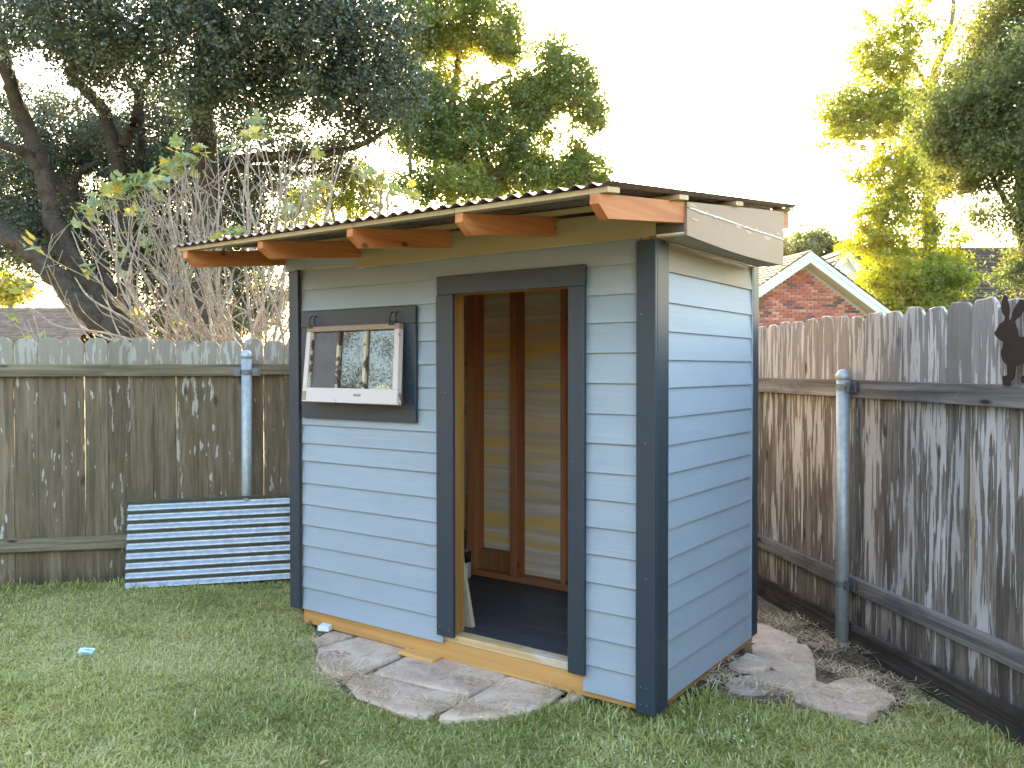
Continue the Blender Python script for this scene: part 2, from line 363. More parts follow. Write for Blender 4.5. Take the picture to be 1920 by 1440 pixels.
# ------------------------------------------------------------------ shed
shed = thing('garden_shed', (-1.2, .6, 0), 'pale blue lap-sided lean-to shed with dark slate trim and open doorway', 'shed')
RS = .119
def rz(x, y): return 2.203 + RS * (y + .033) + .008 * (-x / 2.4)      # top of the rafters
def lap(x0, x1, z0, z1, mat=None, label=None, over=.028, name='siding_board'):
    h = z1 - z0 + over; c = Vector(((x0 + x1) / 2, 0, z0)); L = (x1 - x0) / 2; t = random.uniform(-.0012, .0012)
    pr = [(0 + t, 0), (.0145, h), (.0225, h), (.0106, 0)]
    bm = bmesh.new(); A = [bm.verts.new((-L, p[0], p[1])) for p in pr]; B = [bm.verts.new((L, p[0], p[1])) for p in pr]
    bm.faces.new(A); bm.faces.new(B[::-1])
    for k in range(4): bm.faces.new((A[k], B[k], B[(k + 1) % 4], A[(k + 1) % 4]))
    bmesh.ops.bevel(bm, geom=[e for e in bm.edges if abs(e.verts[0].co.z) < 1e-5 and abs(e.verts[1].co.z) < 1e-5 and min(e.verts[0].co.y, e.verts[1].co.y) < .004], offset=.0016, segments=1, affect='EDGES')
    return link(name, bm_mesh(name, bm, mat or M_SID['x']), shed, c, label=label)
zl = [1.977, 1.851, 1.756, 1.661, 1.540, 1.421, 1.307, 1.194, 1.087, .985, .855, .731, .611, .491, .369, .245, .117]
for k in range(len(zl) - 1):
    z1, z0 = zl[k], zl[k + 1]
    if z1 < 1.80 and z0 > 1.25: lap(-1.40, -1.19, z0, z1)
    else: lap(-2.262, -1.19, z0, z1)
zr = [1.965, 1.843, 1.72, 1.587, 1.453, 1.317, 1.186, 1.054, .933, .808, .686, .559, .432, .307, .1815, .06]
for k in range(len(zr) - 1): lap(-.36, -.082, zr[k + 1], zr[k])
lap(-2.262, -.082, 1.972, 2.085, over=.0, label='topmost front board, running over door and window')
# right side wall: boards built along y, facing +x
zs = [2.075, 1.941, 1.807, 1.681, 1.556, 1.434, 1.305, 1.182, 1.058, .937, .811, .685, .565, .443, .3195, .1925, .061]
for k in range(len(zs) - 1):
    z1, z0 = zs[k], zs[k + 1]; h = z1 - z0 + (.0 if k == 0 else .028); t = random.uniform(-.0012, .0012)
    pr = [(0 + t, 0), (-.0125, h), (-.0205, h), (-.0095, 0)]; y0, y1 = .112, 1.1665
    bm = bmesh.new(); A = [bm.verts.new((p[0], y0 - .64, p[1])) for p in pr]; B = [bm.verts.new((p[0], y1 - .64, p[1])) for p in pr]
    bm.faces.new(A); bm.faces.new(B[::-1])
    for q in range(4): bm.faces.new((A[q], B[q], B[(q + 1) % 4], A[(q + 1) % 4]))
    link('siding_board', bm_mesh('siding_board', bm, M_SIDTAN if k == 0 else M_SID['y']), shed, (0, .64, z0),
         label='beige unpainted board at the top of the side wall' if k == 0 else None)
box('caulk_line', (-.021, 1.166, .062), (.0012, 1.1757, 2.074), M_SID['y'], shed, 0)
# inside faces of the walls, plus panels added at back and left against sun leaks
for k in range(16):
    z0 = .10 + k * .127
    box('inner_siding_board', (-2.33, 1.146, z0), (-.03, 1.158 + .004 * (k % 2), z0 + .126), M_INT, shed, 0, label='bare back of a rear wall siding board')
    box('inner_siding_board', (-2.318, .03, z0), (-2.306 + .003 * (k % 2), 1.144, z0 + .126), M_INT, shed, 0, label='bare back of a left wall siding board')
box('rear_light_seal', (-2.34, 1.164, .06), (-.03, 1.176, 2.34), M_TAN, shed, 0)  # unseen panel added to stop sun leaking between the rear boards
box('left_light_seal', (-2.3225, .02, .06), (-2.319, 1.163, 2.25), M_TAN, shed, 0)  # same added light stop behind the left wall boards
box('side_sheathing', (-.034, .02, .06), (-.022, 1.14, 2.2), M_INT, shed, 0)
box('front_sheathing', (-2.30, .0242, .12), (-2.17, .034, 2.19), M_INT, shed, 0)
box('front_sheathing', (-2.169, .024, .12), (-1.441, .034, 1.334), M_INT, shed, 0)
box('front_sheathing', (-2.169, .024, 1.756), (-1.441, .034, 2.19), M_INT, shed, 0)
box('front_sheathing', (-1.44, .024, .12), (-1.168, .034, 2.19), M_INT, shed, 0)
box('front_sheathing', (-.40, .024, .06), (-.04, .034, 2.19), M_INT, shed, 0)
box('front_sheathing', (-1.167, .024, 1.93), (-.401, .034, 2.19), M_INT, shed, 0)
# corner trim
box('corner_trim', (-.084, -.022, .036), (.006, -.001, 2.064), M_NAVY['z'], shed, .0025, label='front face of the near corner trim')
box('corner_trim', (-.014, -.0005, .036), (.0065, .112, 2.06), M_NAVY['z'], shed, .0025, label='side face of the near corner trim')
box('corner_trim', (-2.346, -.022, .117), (-2.262, -.001, 2.092), M_NAVY['z'], shed, .0025, label='left corner trim')
box('corner_trim', (-2.346, -.0005, .117), (-2.324, .09, 2.09), M_NAVY['z'], shed, .0025)
box('corner_trim', (-.014, 1.176, .06), (.0025, 1.262, 2.075), M_NAVY['z'], shed, .0025, label='rear corner trim of the side wall')
# door casing
box('door_casing', (-1.212, -.022, .163), (-1.103, -.001, 1.888), M_NAVY['z'], shed, .002)
box('door_casing', (-.428, -.022, .135), (-.342, -.001, 1.888), M_NAVY['z'], shed, .002)
box('door_casing', (-1.206, -.0235, 1.889), (-.339, -.001, 1.983), M_NAVY['x'], shed, .002, label='head board over the doorway')
# window casing
box('window_casing', (-2.236, -.022, 1.755), (-1.352, -.001, 1.845), M_NAVY['x'], shed, .002)
box('window_casing', (-2.236, -.022, 1.238), (-1.352, -.001, 1.334), M_NAVY['x'], shed, .002)
box('window_casing', (-2.236, -.0205, 1.335), (-2.172, -.001, 1.754), M_NAVY['z'], shed, .002)
box('window_casing', (-1.441, -.0205, 1.335), (-1.352, -.001, 1.754), M_NAVY['z'], shed, .002)
for x0, x1 in ((-2.2, -2.162), (-1.448, -1.41)):
    box('wall_stud', (x0, .036, .166), (x1, .124, 2.2), M_STUD['z'], shed)
# jamb, sill, skirt, floor
box('door_jamb', (-1.166, .0, .168), (-1.1275, .1, 1.93), M_JAMB, shed)
box('door_jamb', (-.405, .0, .168), (-.367, .1, 1.93), M_JAMB, shed)
box('door_jamb', (-1.1665, .0, 1.8925), (-.3665, .1, 1.93), M_FIR['x'], shed, label='wooden header inside the top of the doorway')
box('skirt_board', (-2.268, .0165, .030), (-.019, .0235, .1275), M_PINE['x'], shed, .003, label='yellow pine rim board along the bottom of the front')
box('skirt_board', (-.0225, .024, .022), (-.016, 1.24, .1275), lumber('brown_pine_y', ((.22, .11, .035), (.32, .18, .065), (.42, .26, .11)), 'y'), shed, .003, label='brown rim board along the bottom of the side')
box('skirt_board', (-2.30, 1.20, .030), (-.05, 1.238, .128), M_PINE['x'], shed)
box('skirt_board', (-2.30, .041, .030), (-2.262, 1.199, .128), M_PINE['y'], shed)
box('door_sill', (-1.1665, .013, .1285), (-.367, .088, .166), M_SILL, shed, .003)
y = .0895
while y < 1.12:
    box('floor_board', (-2.24, y, .128), (-.04, y + .136, .165 + random.uniform(-.0015, .001)), M_FLOOR, shed, .002); y += .1385
# studs on the rear and left walls
for x0, x1 in ((-1.87, -1.80), (-1.525, -1.471), (-1.147, -1.107), (-.78, -.742), (-2.30, -2.262), (-.085, -.047)):
    box('wall_stud', (x0, 1.052, .204), (x1, 1.144, 2.3), M_STUD['z'], shed, .002)
for y0 in (.35, .70): box('wall_stud', (-2.305, y0, .204), (-2.217, y0 + .038, 2.2), M_STUD['z'], shed)
box('bottom_plate', (-2.30, 1.05, .1665), (-.047, 1.144, .2035), M_STUD['x'], shed)
box('bottom_plate', (-2.305, .13, .1665), (-2.217, 1.049, .2035), M_STUD['y'], shed)
box('blocking_board', (-1.799, 1.10, .204), (-1.526, 1.143, .335), M_JAMB, shed, label='brown board blocking the lowest bay between studs')
# frieze panel, left return, rafters
prism('frieze_panel', [(-1.772, 2.068), (.012, 2.078), (.012, 2.19), (-1.772, 2.205)], -.031, -.0235, 'y', M_TAN, shed, (-.88, -.027, 2.1), label='tan panel under the rafters')
prism('frieze_panel', [(-2.362, 2.093), (-1.773, 2.0865), (-1.773, 2.205), (-2.362, 2.20)], -.030, -.0235, 'y', M_SID['x'], shed, (-2.07, -.027, 2.1), label='blue painted panel left of the tan one')
box('soffit', (-2.372, -.034, 2.0855), (-2.295, .03, 2.0925), M_SID['x'], shed, .001)
for k, (xr, yf) in enumerate(((-2.361, -.668), (-1.740, -.673), (-1.107, -.690), (-.484, -.705), (.140, -.734))):
    x0 = xr - .038; yb = 1.34
    poly = [(yf, rz(xr, yf)), (yb, rz(xr, yb)), (yb, rz(xr, yb) - .087), (yf + .064, rz(xr, yf + .064) - .087), (yf - .002, rz(xr, yf) - .036)]
    c = (xr - .019, .3, 2.2)
    # split in two at the wall so grain and ends stay natural: one board
    prism('rafter', poly, x0, xr, 'x', M_FIR['y'], shed, c, .0015)
def strip(name, x0, x1, ya0, ya1, w, th, off, mat):
    """a purlin lying across the rafters; its front edge runs from (x0, ya0) to (x1, ya1)"""
    P = [(x0, ya0), (x1, ya1), (x1, ya1 + w), (x0, ya0 + w)]; c = Vector(((x0 + x1) / 2, (ya0 + ya1) / 2 + w / 2, rz((x0 + x1) / 2, (ya0 + ya1) / 2)))
    bm = bmesh.new(); A = [bm.verts.new(Vector((p[0], p[1], rz(*p) + off)) - c) for p in P]; B = [bm.verts.new(Vector((p[0], p[1], rz(*p) + off + th)) - c) for p in P]
    bm.faces.new(A[::-1]); bm.faces.new(B)
    for q in range(4): bm.faces.new((A[q], A[(q + 1) % 4], B[(q + 1) % 4], B[q]))
    bmesh.ops.bevel(bm, geom=list(bm.edges), offset=.0012, segments=1, affect='EDGES')
    return link(name, bm_mesh(name, bm, mat), shed, c)
strip('purlin', -2.442, -.524, -.672, -.709, .088, .020, .001, M_PURL); strip('purlin', -.521, .166, -.709, -.722, .088, .020, .001, M_PURL)
for ya in (-.15, .47, 1.25): strip('purlin', -2.43, .172, ya, ya, .088, .020, .001, M_PURL)
# corrugated roof sheet
def corrugated(nw, pitch, amp, length, th=.0016, seg=8):
    """profile along u, straight along v, local coords; returns verts, quads"""
    nu = nw * seg + 1; u = np.arange(nu) * pitch / seg; w = amp * np.cos(u / pitch * 2 * math.pi)
    v = []; f = []; n4 = 4 * nu
    for dup_ in (0, 1):
        for s_, off in ((0, 0.0), (1, th)):
            for k in range(2):
                for a in range(nu): v.append((u[a], length * k, w[a] + off))
    def idx(s_, k, a, c_=0): return c_ * n4 + s_ * 2 * nu + k * nu + a
    for a in range(nu - 1):
        f.append((idx(1, 0, a), idx(1, 0, a + 1), idx(1, 1, a + 1), idx(1, 1, a))); f.append((idx(0, 0, a), idx(0, 1, a), idx(0, 1, a + 1), idx(0, 0, a + 1)))
        for k in (0, 1): f.append((idx(0, k, a, 1), idx(0, k, a + 1, 1), idx(1, k, a + 1, 1), idx(1, k, a, 1)))
    for a in (0, nu - 1): f.append((idx(0, 0, a, 1), idx(0, 1, a, 1), idx(1, 1, a, 1), idx(1, 0, a, 1)))
    return np.array(v), f
v, f = corrugated(39, .0676, .0078, 1.0)
vv = v.copy(); xr_ = v[:, 0] - 2.458; t_ = (xr_ + 2.458) / 2.636
yy = (-.70 - .045 * t_) * (1 - v[:, 1]) + 1.372 * v[:, 1]
vv[:, 0] = xr_; vv[:, 1] = yy; vv[:, 2] = 2.203 + RS * (yy + .033) + .008 * (-xr_ / 2.4) + .0215 + .0078 + v[:, 2]
c = np.array([-1.15, .3, 2.3]); link('roof_sheet', pydata('roof_sheet', vv - c, f, M_ROOF, True), shed, c, label='rusty corrugated metal roof')
# boxed eave on the right
box('soffit', (.012, -.024, 2.066), (.1385, 1.205, 2.0725), paint_mat('tan_soffit', (.33, .27, .17), 'y', .12, .6), shed, .001)
def bow(y): return 2.0735 - .012 * math.sin(math.pi * np.clip((y + .03) / 1.235, 0, 1))
ys = np.linspace(-.030, 1.208, 14)
seam = lambda y: 2.178 + (y + .03) * (.018)
poly = [(y_, bow(y_) - .008) for y_ in ys] + [(y_, seam(y_)) for y_ in ys[::-1]]
prism('fascia_board', poly, .139, .1515, 'x', M_TANS, shed, (.145, .6, 2.15), label='pale lower fascia board of the boxed eave')
poly = [(y_, seam(y_) + .0015) for y_ in ys] + [(y_, rz(.14, y_) - .001) for y_ in ys[::-1]]
prism('fascia_board', poly, .1405, .152, 'x', M_TANS, shed, (.145, .6, 2.22), label='pale upper fascia board of the boxed eave')
tb = Tubes(); yy_ = np.linspace(-.01, 1.2, 40)
tb.add(np.stack([np.full(40, .152), yy_, seam(yy_) + RNG.normal(0, .0012, 40)], -1), RNG.uniform(.003, .0065, 40), 6)
link('caulk_line', tb.mesh('caulk_line', M_CAULK), shed, (0, 0, 0))
bm = bmesh.new()
for k in range(18):
    yq = random.uniform(0, 1.15); s_ = random.uniform(.006, .02)
    bmesh.ops.create_circle(bm, cap_ends=True, segments=7, radius=s_, matrix=Matrix.Translation((.1525 + random.uniform(.0002, .0012), yq, seam(yq) + random.gauss(0, .022))) @ Matrix.Rotation(R(90), 4, 'Y') @ Matrix.Diagonal((random.uniform(.25, .6), random.uniform(1.2, 3.2), 1, 1)))
link('caulk_smear', bm_mesh('caulk_smear', bm, plain('thin_caulk_smear', (.36, .28, .22), .6)), shed, (0, 0, 0), kind='stuff')
box('eave_end_board', (.0125, -.028, 2.081), (.1385, -.018, 2.118), plain('dark_grey_board', (.10, .085, .075), .8), shed, .001)
box('caulk_line', (.0125, -.0285, 2.0725), (.138, -.018, 2.0805), M_CAULK, shed, .001)
tb = Tubes(); yy_ = np.linspace(.115, 1.175, 30); tb.add(np.stack([np.full(30, .005), yy_, 2.063 + RNG.normal(0, .0012, 30)], -1), RNG.uniform(.003, .006, 30), 6)
link('caulk_line', tb.mesh('caulk_line', plain('beige_caulk', (.46, .40, .31), .6)), shed, (0, 0, 0))
tb = Tubes(); xx_ = np.linspace(-1.76, -.02, 50); tb.add(np.stack([xx_, np.full(50, -.0265), 2.0665 + (xx_ + 1.772) * .0056 + RNG.normal(0, .001, 50)], -1), RNG.uniform(.0015, .0045, 50), 5)
link('caulk_line', tb.mesh('caulk_line', plain('olive_caulk', (.38, .36, .26), .6)), shed, (0, 0, 0))
# screw heads on the trim
bm = bmesh.new()
for (x, z) in ((-.06, .075), (-.03, .075), (-.06, .15), (-.032, .15), (-.035, .62), (-.04, 1.2), (-.06, 1.75), (-.385, .20), (-.40, 1.1), (-1.13, .2), (-1.19, .21), (-1.15, 1.4), (-1.40, 1.6), (-2.30, .2), (-2.31, 1.6), (-1.39, 1.45)):
    bmesh.ops.create_cone(bm, cap_ends=True, segments=8, radius1=.0042, radius2=.0036, depth=.0016, matrix=Matrix.Translation((x, -.0228, z)) @ Matrix.Rotation(R(90), 4, 'X'))
link('screw_heads', bm_mesh('screw_heads', bm, plain('painted_screw', (.12, .14, .17), .4, .3)), shed, (0, 0, 0), kind='stuff')

# window sash: bilinear frame between four corners, hinged at the top and propped open
TL, TR_, BL, BR = (np.array(p) for p in ((-2.143, -.036, 1.752), (-1.430, -.036, 1.752), (-2.122, -.098, 1.334), (-1.391, -.098, 1.331)))
nrm = np.cross(TR_ - TL, BL - TL); nrm /= np.linalg.norm(nrm); nrm = nrm if nrm[1] < 0 else -nrm
def sashp(u, v, w): return (TL * (1 - u) + TR_ * u) * (1 - v) + (BL * (1 - u) + BR * u) * v + nrm * w
SC = Vector((-1.77, -.06, 1.54))
sash = link('window_sash', None, shed, SC, label='old three-pane sash, hinged at the top and propped open')
def sbox(name, u0, u1, v0, v1, w0, w1, mat, parent=None, label=None, sub=6):
    parent = parent or sash; bm = bmesh.new(); c = Vector(sashp((u0 + u1) / 2, (v0 + v1) / 2, (w0 + w1) / 2))
    vs_ = {}
    for a in (0, 1):
        for b in (0, 1):
            for d in (0, 1): vs_[a, b, d] = bm.verts.new(Vector(sashp((u0, u1)[a], (v0, v1)[b], (w0, w1)[d])) - c)
    for q in (((0,0,0),(0,1,0),(1,1,0),(1,0,0)), ((0,0,1),(1,0,1),(1,1,1),(0,1,1)), ((0,0,0),(1,0,0),(1,0,1),(0,0,1)), ((0,1,0),(0,1,1),(1,1,1),(1,1,0)), ((0,0,0),(0,0,1),(0,1,1),(0,1,0)), ((1,0,0),(1,1,0),(1,1,1),(1,0,1))):
        bm.faces.new([vs_[k] for k in q])
    bmesh.ops.bevel(bm, geom=list(bm.edges), offset=.0015, segments=1, affect='EDGES')
    return link(name, bm_mesh(name, bm, mat), parent, c, label=label)
sbox('rail', 0, 1, 0, .068, -.012, .022, M_SASHB, label='bare brown top rail')
sbox('rail', 0, 1, .815, 1, -.012, .022, M_SASHW, label='white flaking bottom rail')
sbox('stile', 0, .048, .069, .814, -.012, .0215, M_SASHW); sbox('stile', .952, 1, .069, .814, -.012, .0215, M_SASHW)
sbox('glazing_strip', .0485, .062, .069, .814, -.010, .014, M_PUTTY); sbox('glazing_strip', .938, .9515, .069, .814, -.010, .012, M_PUTTY)
sbox('muntin', .345, .372, .069, .814, -.010, .016, M_PUTTY); sbox('muntin', .633, .662, .069, .814, -.010, .016, M_PUTTY)
for a, b in ((.0625, .3445), (.3725, .6325), (.6625, .9375)): sbox('pane', a, b, .0695, .8135, -.002, .001, M_GLASSD if a < .1 else M_GLASS, label='dull dusty left pane' if a < .1 else None)
sbox('paint_scar', .565, .64, .885, .915, .0215, .0232, plain('olive_scar', (.25, .22, .15), .8))
sbox('paint_scar', 0.002, .05, .86, .985, .0205, .0228, plain('bare_scar', (.27, .20, .15), .8))
for u in (.045, .925):
    tb = Tubes(); p = sashp(u, .01, .0)
    for dx in (-.020, .020):
        tb.add(smooth_path([p + np.array([dx, -.008, .012]), p + np.array([dx * 1.05, -.014, .035]), p + np.array([dx * .95, -.006, .062]), p + np.array([dx * .9, .010, .070])], 4), .0032, 6)
    tb.add([p + np.array([-.026, -.010, .012]), p + np.array([.034, -.010, .012])], .0045, 6)
    tb.add([p + np.array([-.020, -.026, .002]), p + np.array([.020, -.026, .002])], .0035, 6)
    link('hinge', tb.mesh('hinge', M_BLACK), sash, (0, 0, 0))

# things in the shed
def lathe(name, prof, mat, loc, parent=None, seg=28, **kw):
    v, f = [], []
    for k, (r_, z_) in enumerate(prof):
        for s_ in range(seg): a = 2 * math.pi * s_ / seg; v.append((r_ * math.cos(a), r_ * math.sin(a), z_))
    for k in range(len(prof) - 1):
        for s_ in range(seg): f.append((k * seg + s_, k * seg + (s_ + 1) % seg, (k + 1) * seg + (s_ + 1) % seg, (k + 1) * seg + s_))
    f.append(tuple(range(seg))[::-1]); f.append(tuple((len(prof) - 1) * seg + s_ for s_ in range(seg)))
    return link(name, pydata(name, v, f, mat, True), parent, loc, **kw)
M_TIN = metal_mat('paint_tin_steel', (.55, .56, .58), .35, .85, .1); M_DARKLAB = plain('dark_tin_label', (.02, .024, .035), .4); M_LIGHTLAB = plain('pale_tin_label', (.50, .52, .52), .5)
def paint_can(x, y, z, r_, h, label, bottom_mat, top_mat):
    t = thing('paint_can', (x, y, z), label, 'paint can', 'paint cans in the shed corner')
    lathe('body', [(r_ * .98, .001), (r_, .006), (r_, h * .55)], bottom_mat, (x, y, z), t)
    lathe('paper_label', [(r_ * 1.004, h * .55), (r_ * 1.004, h * .93)], top_mat, (x, y, z), t)
    lathe('lid', [(r_ * .99, h * .93), (r_ * 1.02, h * .94), (r_ * 1.02, h * .99), (r_ * .93, h), (r_ * .86, h * .97), (.002, h * .97)], M_TIN, (x, y, z), t)
    tb = Tubes(); a = np.linspace(-1.2, 1.2, 14)
    tb.add(np.stack([x + r_ * 1.04 * np.sin(a), y - r_ * 1.04 * np.cos(a), z + h * .86 - .55 * h * np.cos(a) * .8], -1), .0018, 5)
    link('handle', tb.mesh('handle', M_TIN), t, (0, 0, 0))
paint_can(-1.868, .955, .1655, .083, .19, 'large paint can with pale lower label standing on the shed floor', M_LIGHTLAB, M_DARKLAB)
paint_can(-1.875, .958, .356, .056, .125, 'small dark paint can stacked on top of the larger can', M_DARKLAB, M_DARKLAB)
bm = bmesh.new(); bm_box(bm, (-.10, -.011, 0), (.0, .011, 1.15), .002)
link('leaning_plank', bm_mesh('leaning_plank', bm, lumber('grey_plank', ((.24, .19, .13), (.34, .29, .21), (.44, .39, .29)), 'z')), None, (-1.123, .176, .168), (R(3), R(-9.5), 0), label='pale plank leaning inside the doorway against the left jamb', cat='plank')

# ------------------------------------------------------------------ corrugated sheet leaning on the left fence
DL = np.array([.695, .719, 0]); NL = np.array([.719, -.695, 0]); PL = np.array([-4.39, -.30, 0])     # fence line, direction towards the yard
DR = np.array([-.719, .695, 0]); NR = np.array([-.695, -.719, 0]); PR = np.array([1.285, .893, 0])
v, f = corrugated(9, .0665, .0105, 1.0)
t = v.copy(); s0, s1 = .43, 2.03
lean = np.stack([t[:, 1] * (s1 - s0) + s0, t[:, 0], t[:, 2]], -1)       # along fence, up, out
W = PL + DL * lean[:, 0:1] + np.array([0, 0, 1.]) * (.004 + lean[:, 1:2] * .985) + NL * (.20 - lean[:, 1:2] * .17 + lean[:, 2:3])
W[:, 2] += .02 * (lean[:, 0] - s0)
c = PL + DL * 1.2 + NL * .1; link('corrugated_sheet', pydata('corrugated_sheet', W - c, f, M_GALV, True), None, c, label='galvanised corrugated metal sheet leaning against the left fence', cat='metal sheet')

# ------------------------------------------------------------------ fences
def picket_mesh(w, h, mat, ear=.036, earz=.046, th=.016):
    w2 = w / 2; e = min(ear, w2 * .6)
    o = [(-w2, 0), (w2, 0), (w2, h - earz), (w2 - e * .40, h - earz * .5), (w2 - e, h - .002), (0, h), (-w2 + e, h - .003), (-w2 + e * .40, h - earz * .5), (-w2, h - earz)]
    o = [(a + random.uniform(-.0015, .0015), b + (random.uniform(-.004, .004) if b > .5 else 0)) for a, b in o]
    bm = bmesh.new(); A = [bm.verts.new((a, 0, b)) for a, b in o]; B = [bm.verts.new((a, th, b)) for a, b in o]
    bm.faces.new(A); bm.faces.new(B[::-1]); n = len(o)
    for k in range(n): bm.faces.new((A[k], B[k], B[(k + 1) % n], A[(k + 1) % n]))
    bm.normal_update(); bmesh.ops.bevel(bm, geom=[e_ for e_ in bm.edges if abs(e_.verts[0].co.y) < 1e-6 and abs(e_.verts[1].co.y) < 1e-6], offset=.0035, segments=1, affect='EDGES')
    return bm_mesh('picket', bm, mat)
def fence(name, P0, D, N, s0, s1, step, mat, rmat, top, zb, rails, label, knot_every=0, gap=.0002, anchor=0.0, th=.016):
    root = thing(name, tuple(P0), label, 'fence'); ang = math.atan2(D[1], D[0])
    face = math.pi if (np.cross(D, [0, 0, 1])[:2] @ N[:2]) < 0 else 0     # local -y must look into the yard
    k0, k1 = math.floor((s0 - anchor) / step), math.ceil((s1 - anchor) / step)
    for k in range(k0, k1):
        w = step - gap - random.choice([0, 0, 0, 0, 0, .003]); s_ = anchor + (k + .5) * step + random.uniform(-.001, .001)
        h = top(s_) - zb + random.uniform(-.010, .008)
        p = P0 + D * s_ + N * (-.018 - random.uniform(0, .006)) + np.array([0, 0, zb])
        link('picket', picket_mesh(w, h, mat), root, p, (0, random.uniform(-.003, .003), ang + face))
    for (za, zc, ha, hc, thick, off, a, b) in rails:       # height at s=a and s=b
        A = P0 + D * a; B = P0 + D * b; L = b - a
        poly = [(-L / 2, -ha / 2 + (za - (za + zc) / 2)), (L / 2, -hc / 2 + (zc - (za + zc) / 2)), (L / 2, hc / 2 + (zc - (za + zc) / 2)), (-L / 2, ha / 2 + (za - (za + zc) / 2))]
        c = (A + B) / 2 + N * off + np.array([0, 0, (za + zc) / 2])
        prism('rail', poly, -thick / 2, thick / 2, 'y', rmat, root, (0, 0, 0), .003).location = Vector(c) - WL[root.name]
        bpy.context.scene.collection.objects[-1].rotation_euler = (0, 0, ang)
    return root
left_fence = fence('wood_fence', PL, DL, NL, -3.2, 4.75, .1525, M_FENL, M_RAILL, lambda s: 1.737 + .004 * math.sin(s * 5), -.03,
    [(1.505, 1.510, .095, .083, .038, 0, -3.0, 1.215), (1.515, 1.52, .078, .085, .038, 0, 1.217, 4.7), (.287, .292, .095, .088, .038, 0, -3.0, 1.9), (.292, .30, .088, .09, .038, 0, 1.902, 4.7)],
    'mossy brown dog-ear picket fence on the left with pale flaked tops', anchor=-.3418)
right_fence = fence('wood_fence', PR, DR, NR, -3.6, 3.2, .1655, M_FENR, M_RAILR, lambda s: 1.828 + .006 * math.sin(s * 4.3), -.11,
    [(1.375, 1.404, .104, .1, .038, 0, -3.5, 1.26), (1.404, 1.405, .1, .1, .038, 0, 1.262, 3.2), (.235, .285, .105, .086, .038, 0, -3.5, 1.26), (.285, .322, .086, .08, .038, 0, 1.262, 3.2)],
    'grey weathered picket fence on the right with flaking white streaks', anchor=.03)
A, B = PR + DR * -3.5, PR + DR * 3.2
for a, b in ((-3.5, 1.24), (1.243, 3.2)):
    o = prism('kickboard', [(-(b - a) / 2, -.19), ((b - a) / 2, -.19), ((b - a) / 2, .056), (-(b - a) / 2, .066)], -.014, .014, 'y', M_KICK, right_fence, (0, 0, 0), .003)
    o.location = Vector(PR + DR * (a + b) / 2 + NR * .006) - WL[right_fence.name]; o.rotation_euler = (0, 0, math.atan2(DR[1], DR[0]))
def fence_post(root, P0, D, N, s_, r_, ztop, zrail, zbot, lean=0.0, zrail2=None, both=True):
    c = P0 + D * s_ + N * (.025 + r_); c = np.array([c[0], c[1], zbot])
    post = lathe('post', [(r_, 0), (r_, ztop - zbot - .045)], M_POST, c, root, 20)
    post.rotation_euler = (0, lean, 0)
    lathe('post_cap', [(r_ * 1.02, ztop - zbot - .06), (r_ * 1.1, ztop - zbot - .055), (r_ * 1.12, ztop - zbot - .03), (r_ * .98, ztop - zbot - .024), (r_ * .75, ztop - zbot - .009), (r_ * .35, ztop - zbot - .001), (.001, ztop - zbot)], M_POST, (0, 0, 0), None, 20)
    cap = COL.objects[-1]; cap.parent = post; cap.location = (0, 0, 0)
    for zz in [zrail] + ([zrail2] if zrail2 else []):
        bm = bmesh.new(); h = zz - zbot
        seg = 20
        for rr, zlo, zhi in ((r_ * 1.1, h - .016, h + .016),):
            bmesh.ops.create_cone(bm, cap_ends=True, segments=seg, radius1=rr, radius2=rr, depth=zhi - zlo, matrix=Matrix.Translation((0, 0, h)))
        Dv, Nv = Vector(D), Vector(N); ang = math.atan2(D[1], D[0])
        rotm = Matrix.Rotation(ang, 4, 'Z')
        for sg in ((-1, 1) if both else (-1,)):
            b2 = bmesh.new(); bm_box(b2, (.0, -.012, -.026), (r_ + .040, -.008, .026)); me_ = bpy.data.meshes.new('t'); b2.to_mesh(me_); b2.free()
            me_.transform(Matrix.Translation((0, 0, h)) @ rotm @ Matrix.Rotation(math.pi if sg < 0 else 0, 4, 'Z') @ Matrix.Translation((0, 0, 0)))
            bm.from_mesh(me_); bpy.data.meshes.remove(me_)
            q = Vector((0, 0, h)) + Dv * sg * (r_ + .014)
            bmesh.ops.create_cone(bm, cap_ends=True, segments=6, radius1=.011, radius2=.008, depth=.03, matrix=Matrix.Translation(q + Nv * .006) @ Nv.to_track_quat('Z', 'Y').to_matrix().to_4x4())
            q = Vector((0, 0, h)) + Dv * sg * (r_ + .03) - Nv * (r_ * .55)
            bmesh.ops.create_cube(bm, size=1, matrix=Matrix.Translation(q) @ rotm @ Matrix.Diagonal((.05, .006, .06, 1)))
        me_ = bm_mesh('bracket', bm, metal_mat('bracket_steel', (.14, .16, .18), .5, .6)); o = link('bracket', me_, None, (0, 0, 0)); o.parent = post; o.location = (0, 0, 0)
fence_post(left_fence, PL, DL, NL, 1.222, .037, 1.655, 1.497, -.3, R(.35), .29)
fence_post(right_fence, PR, DR, NR, 1.262, .037, 1.515, 1.415, -.4, R(-.1), .29, both=False)

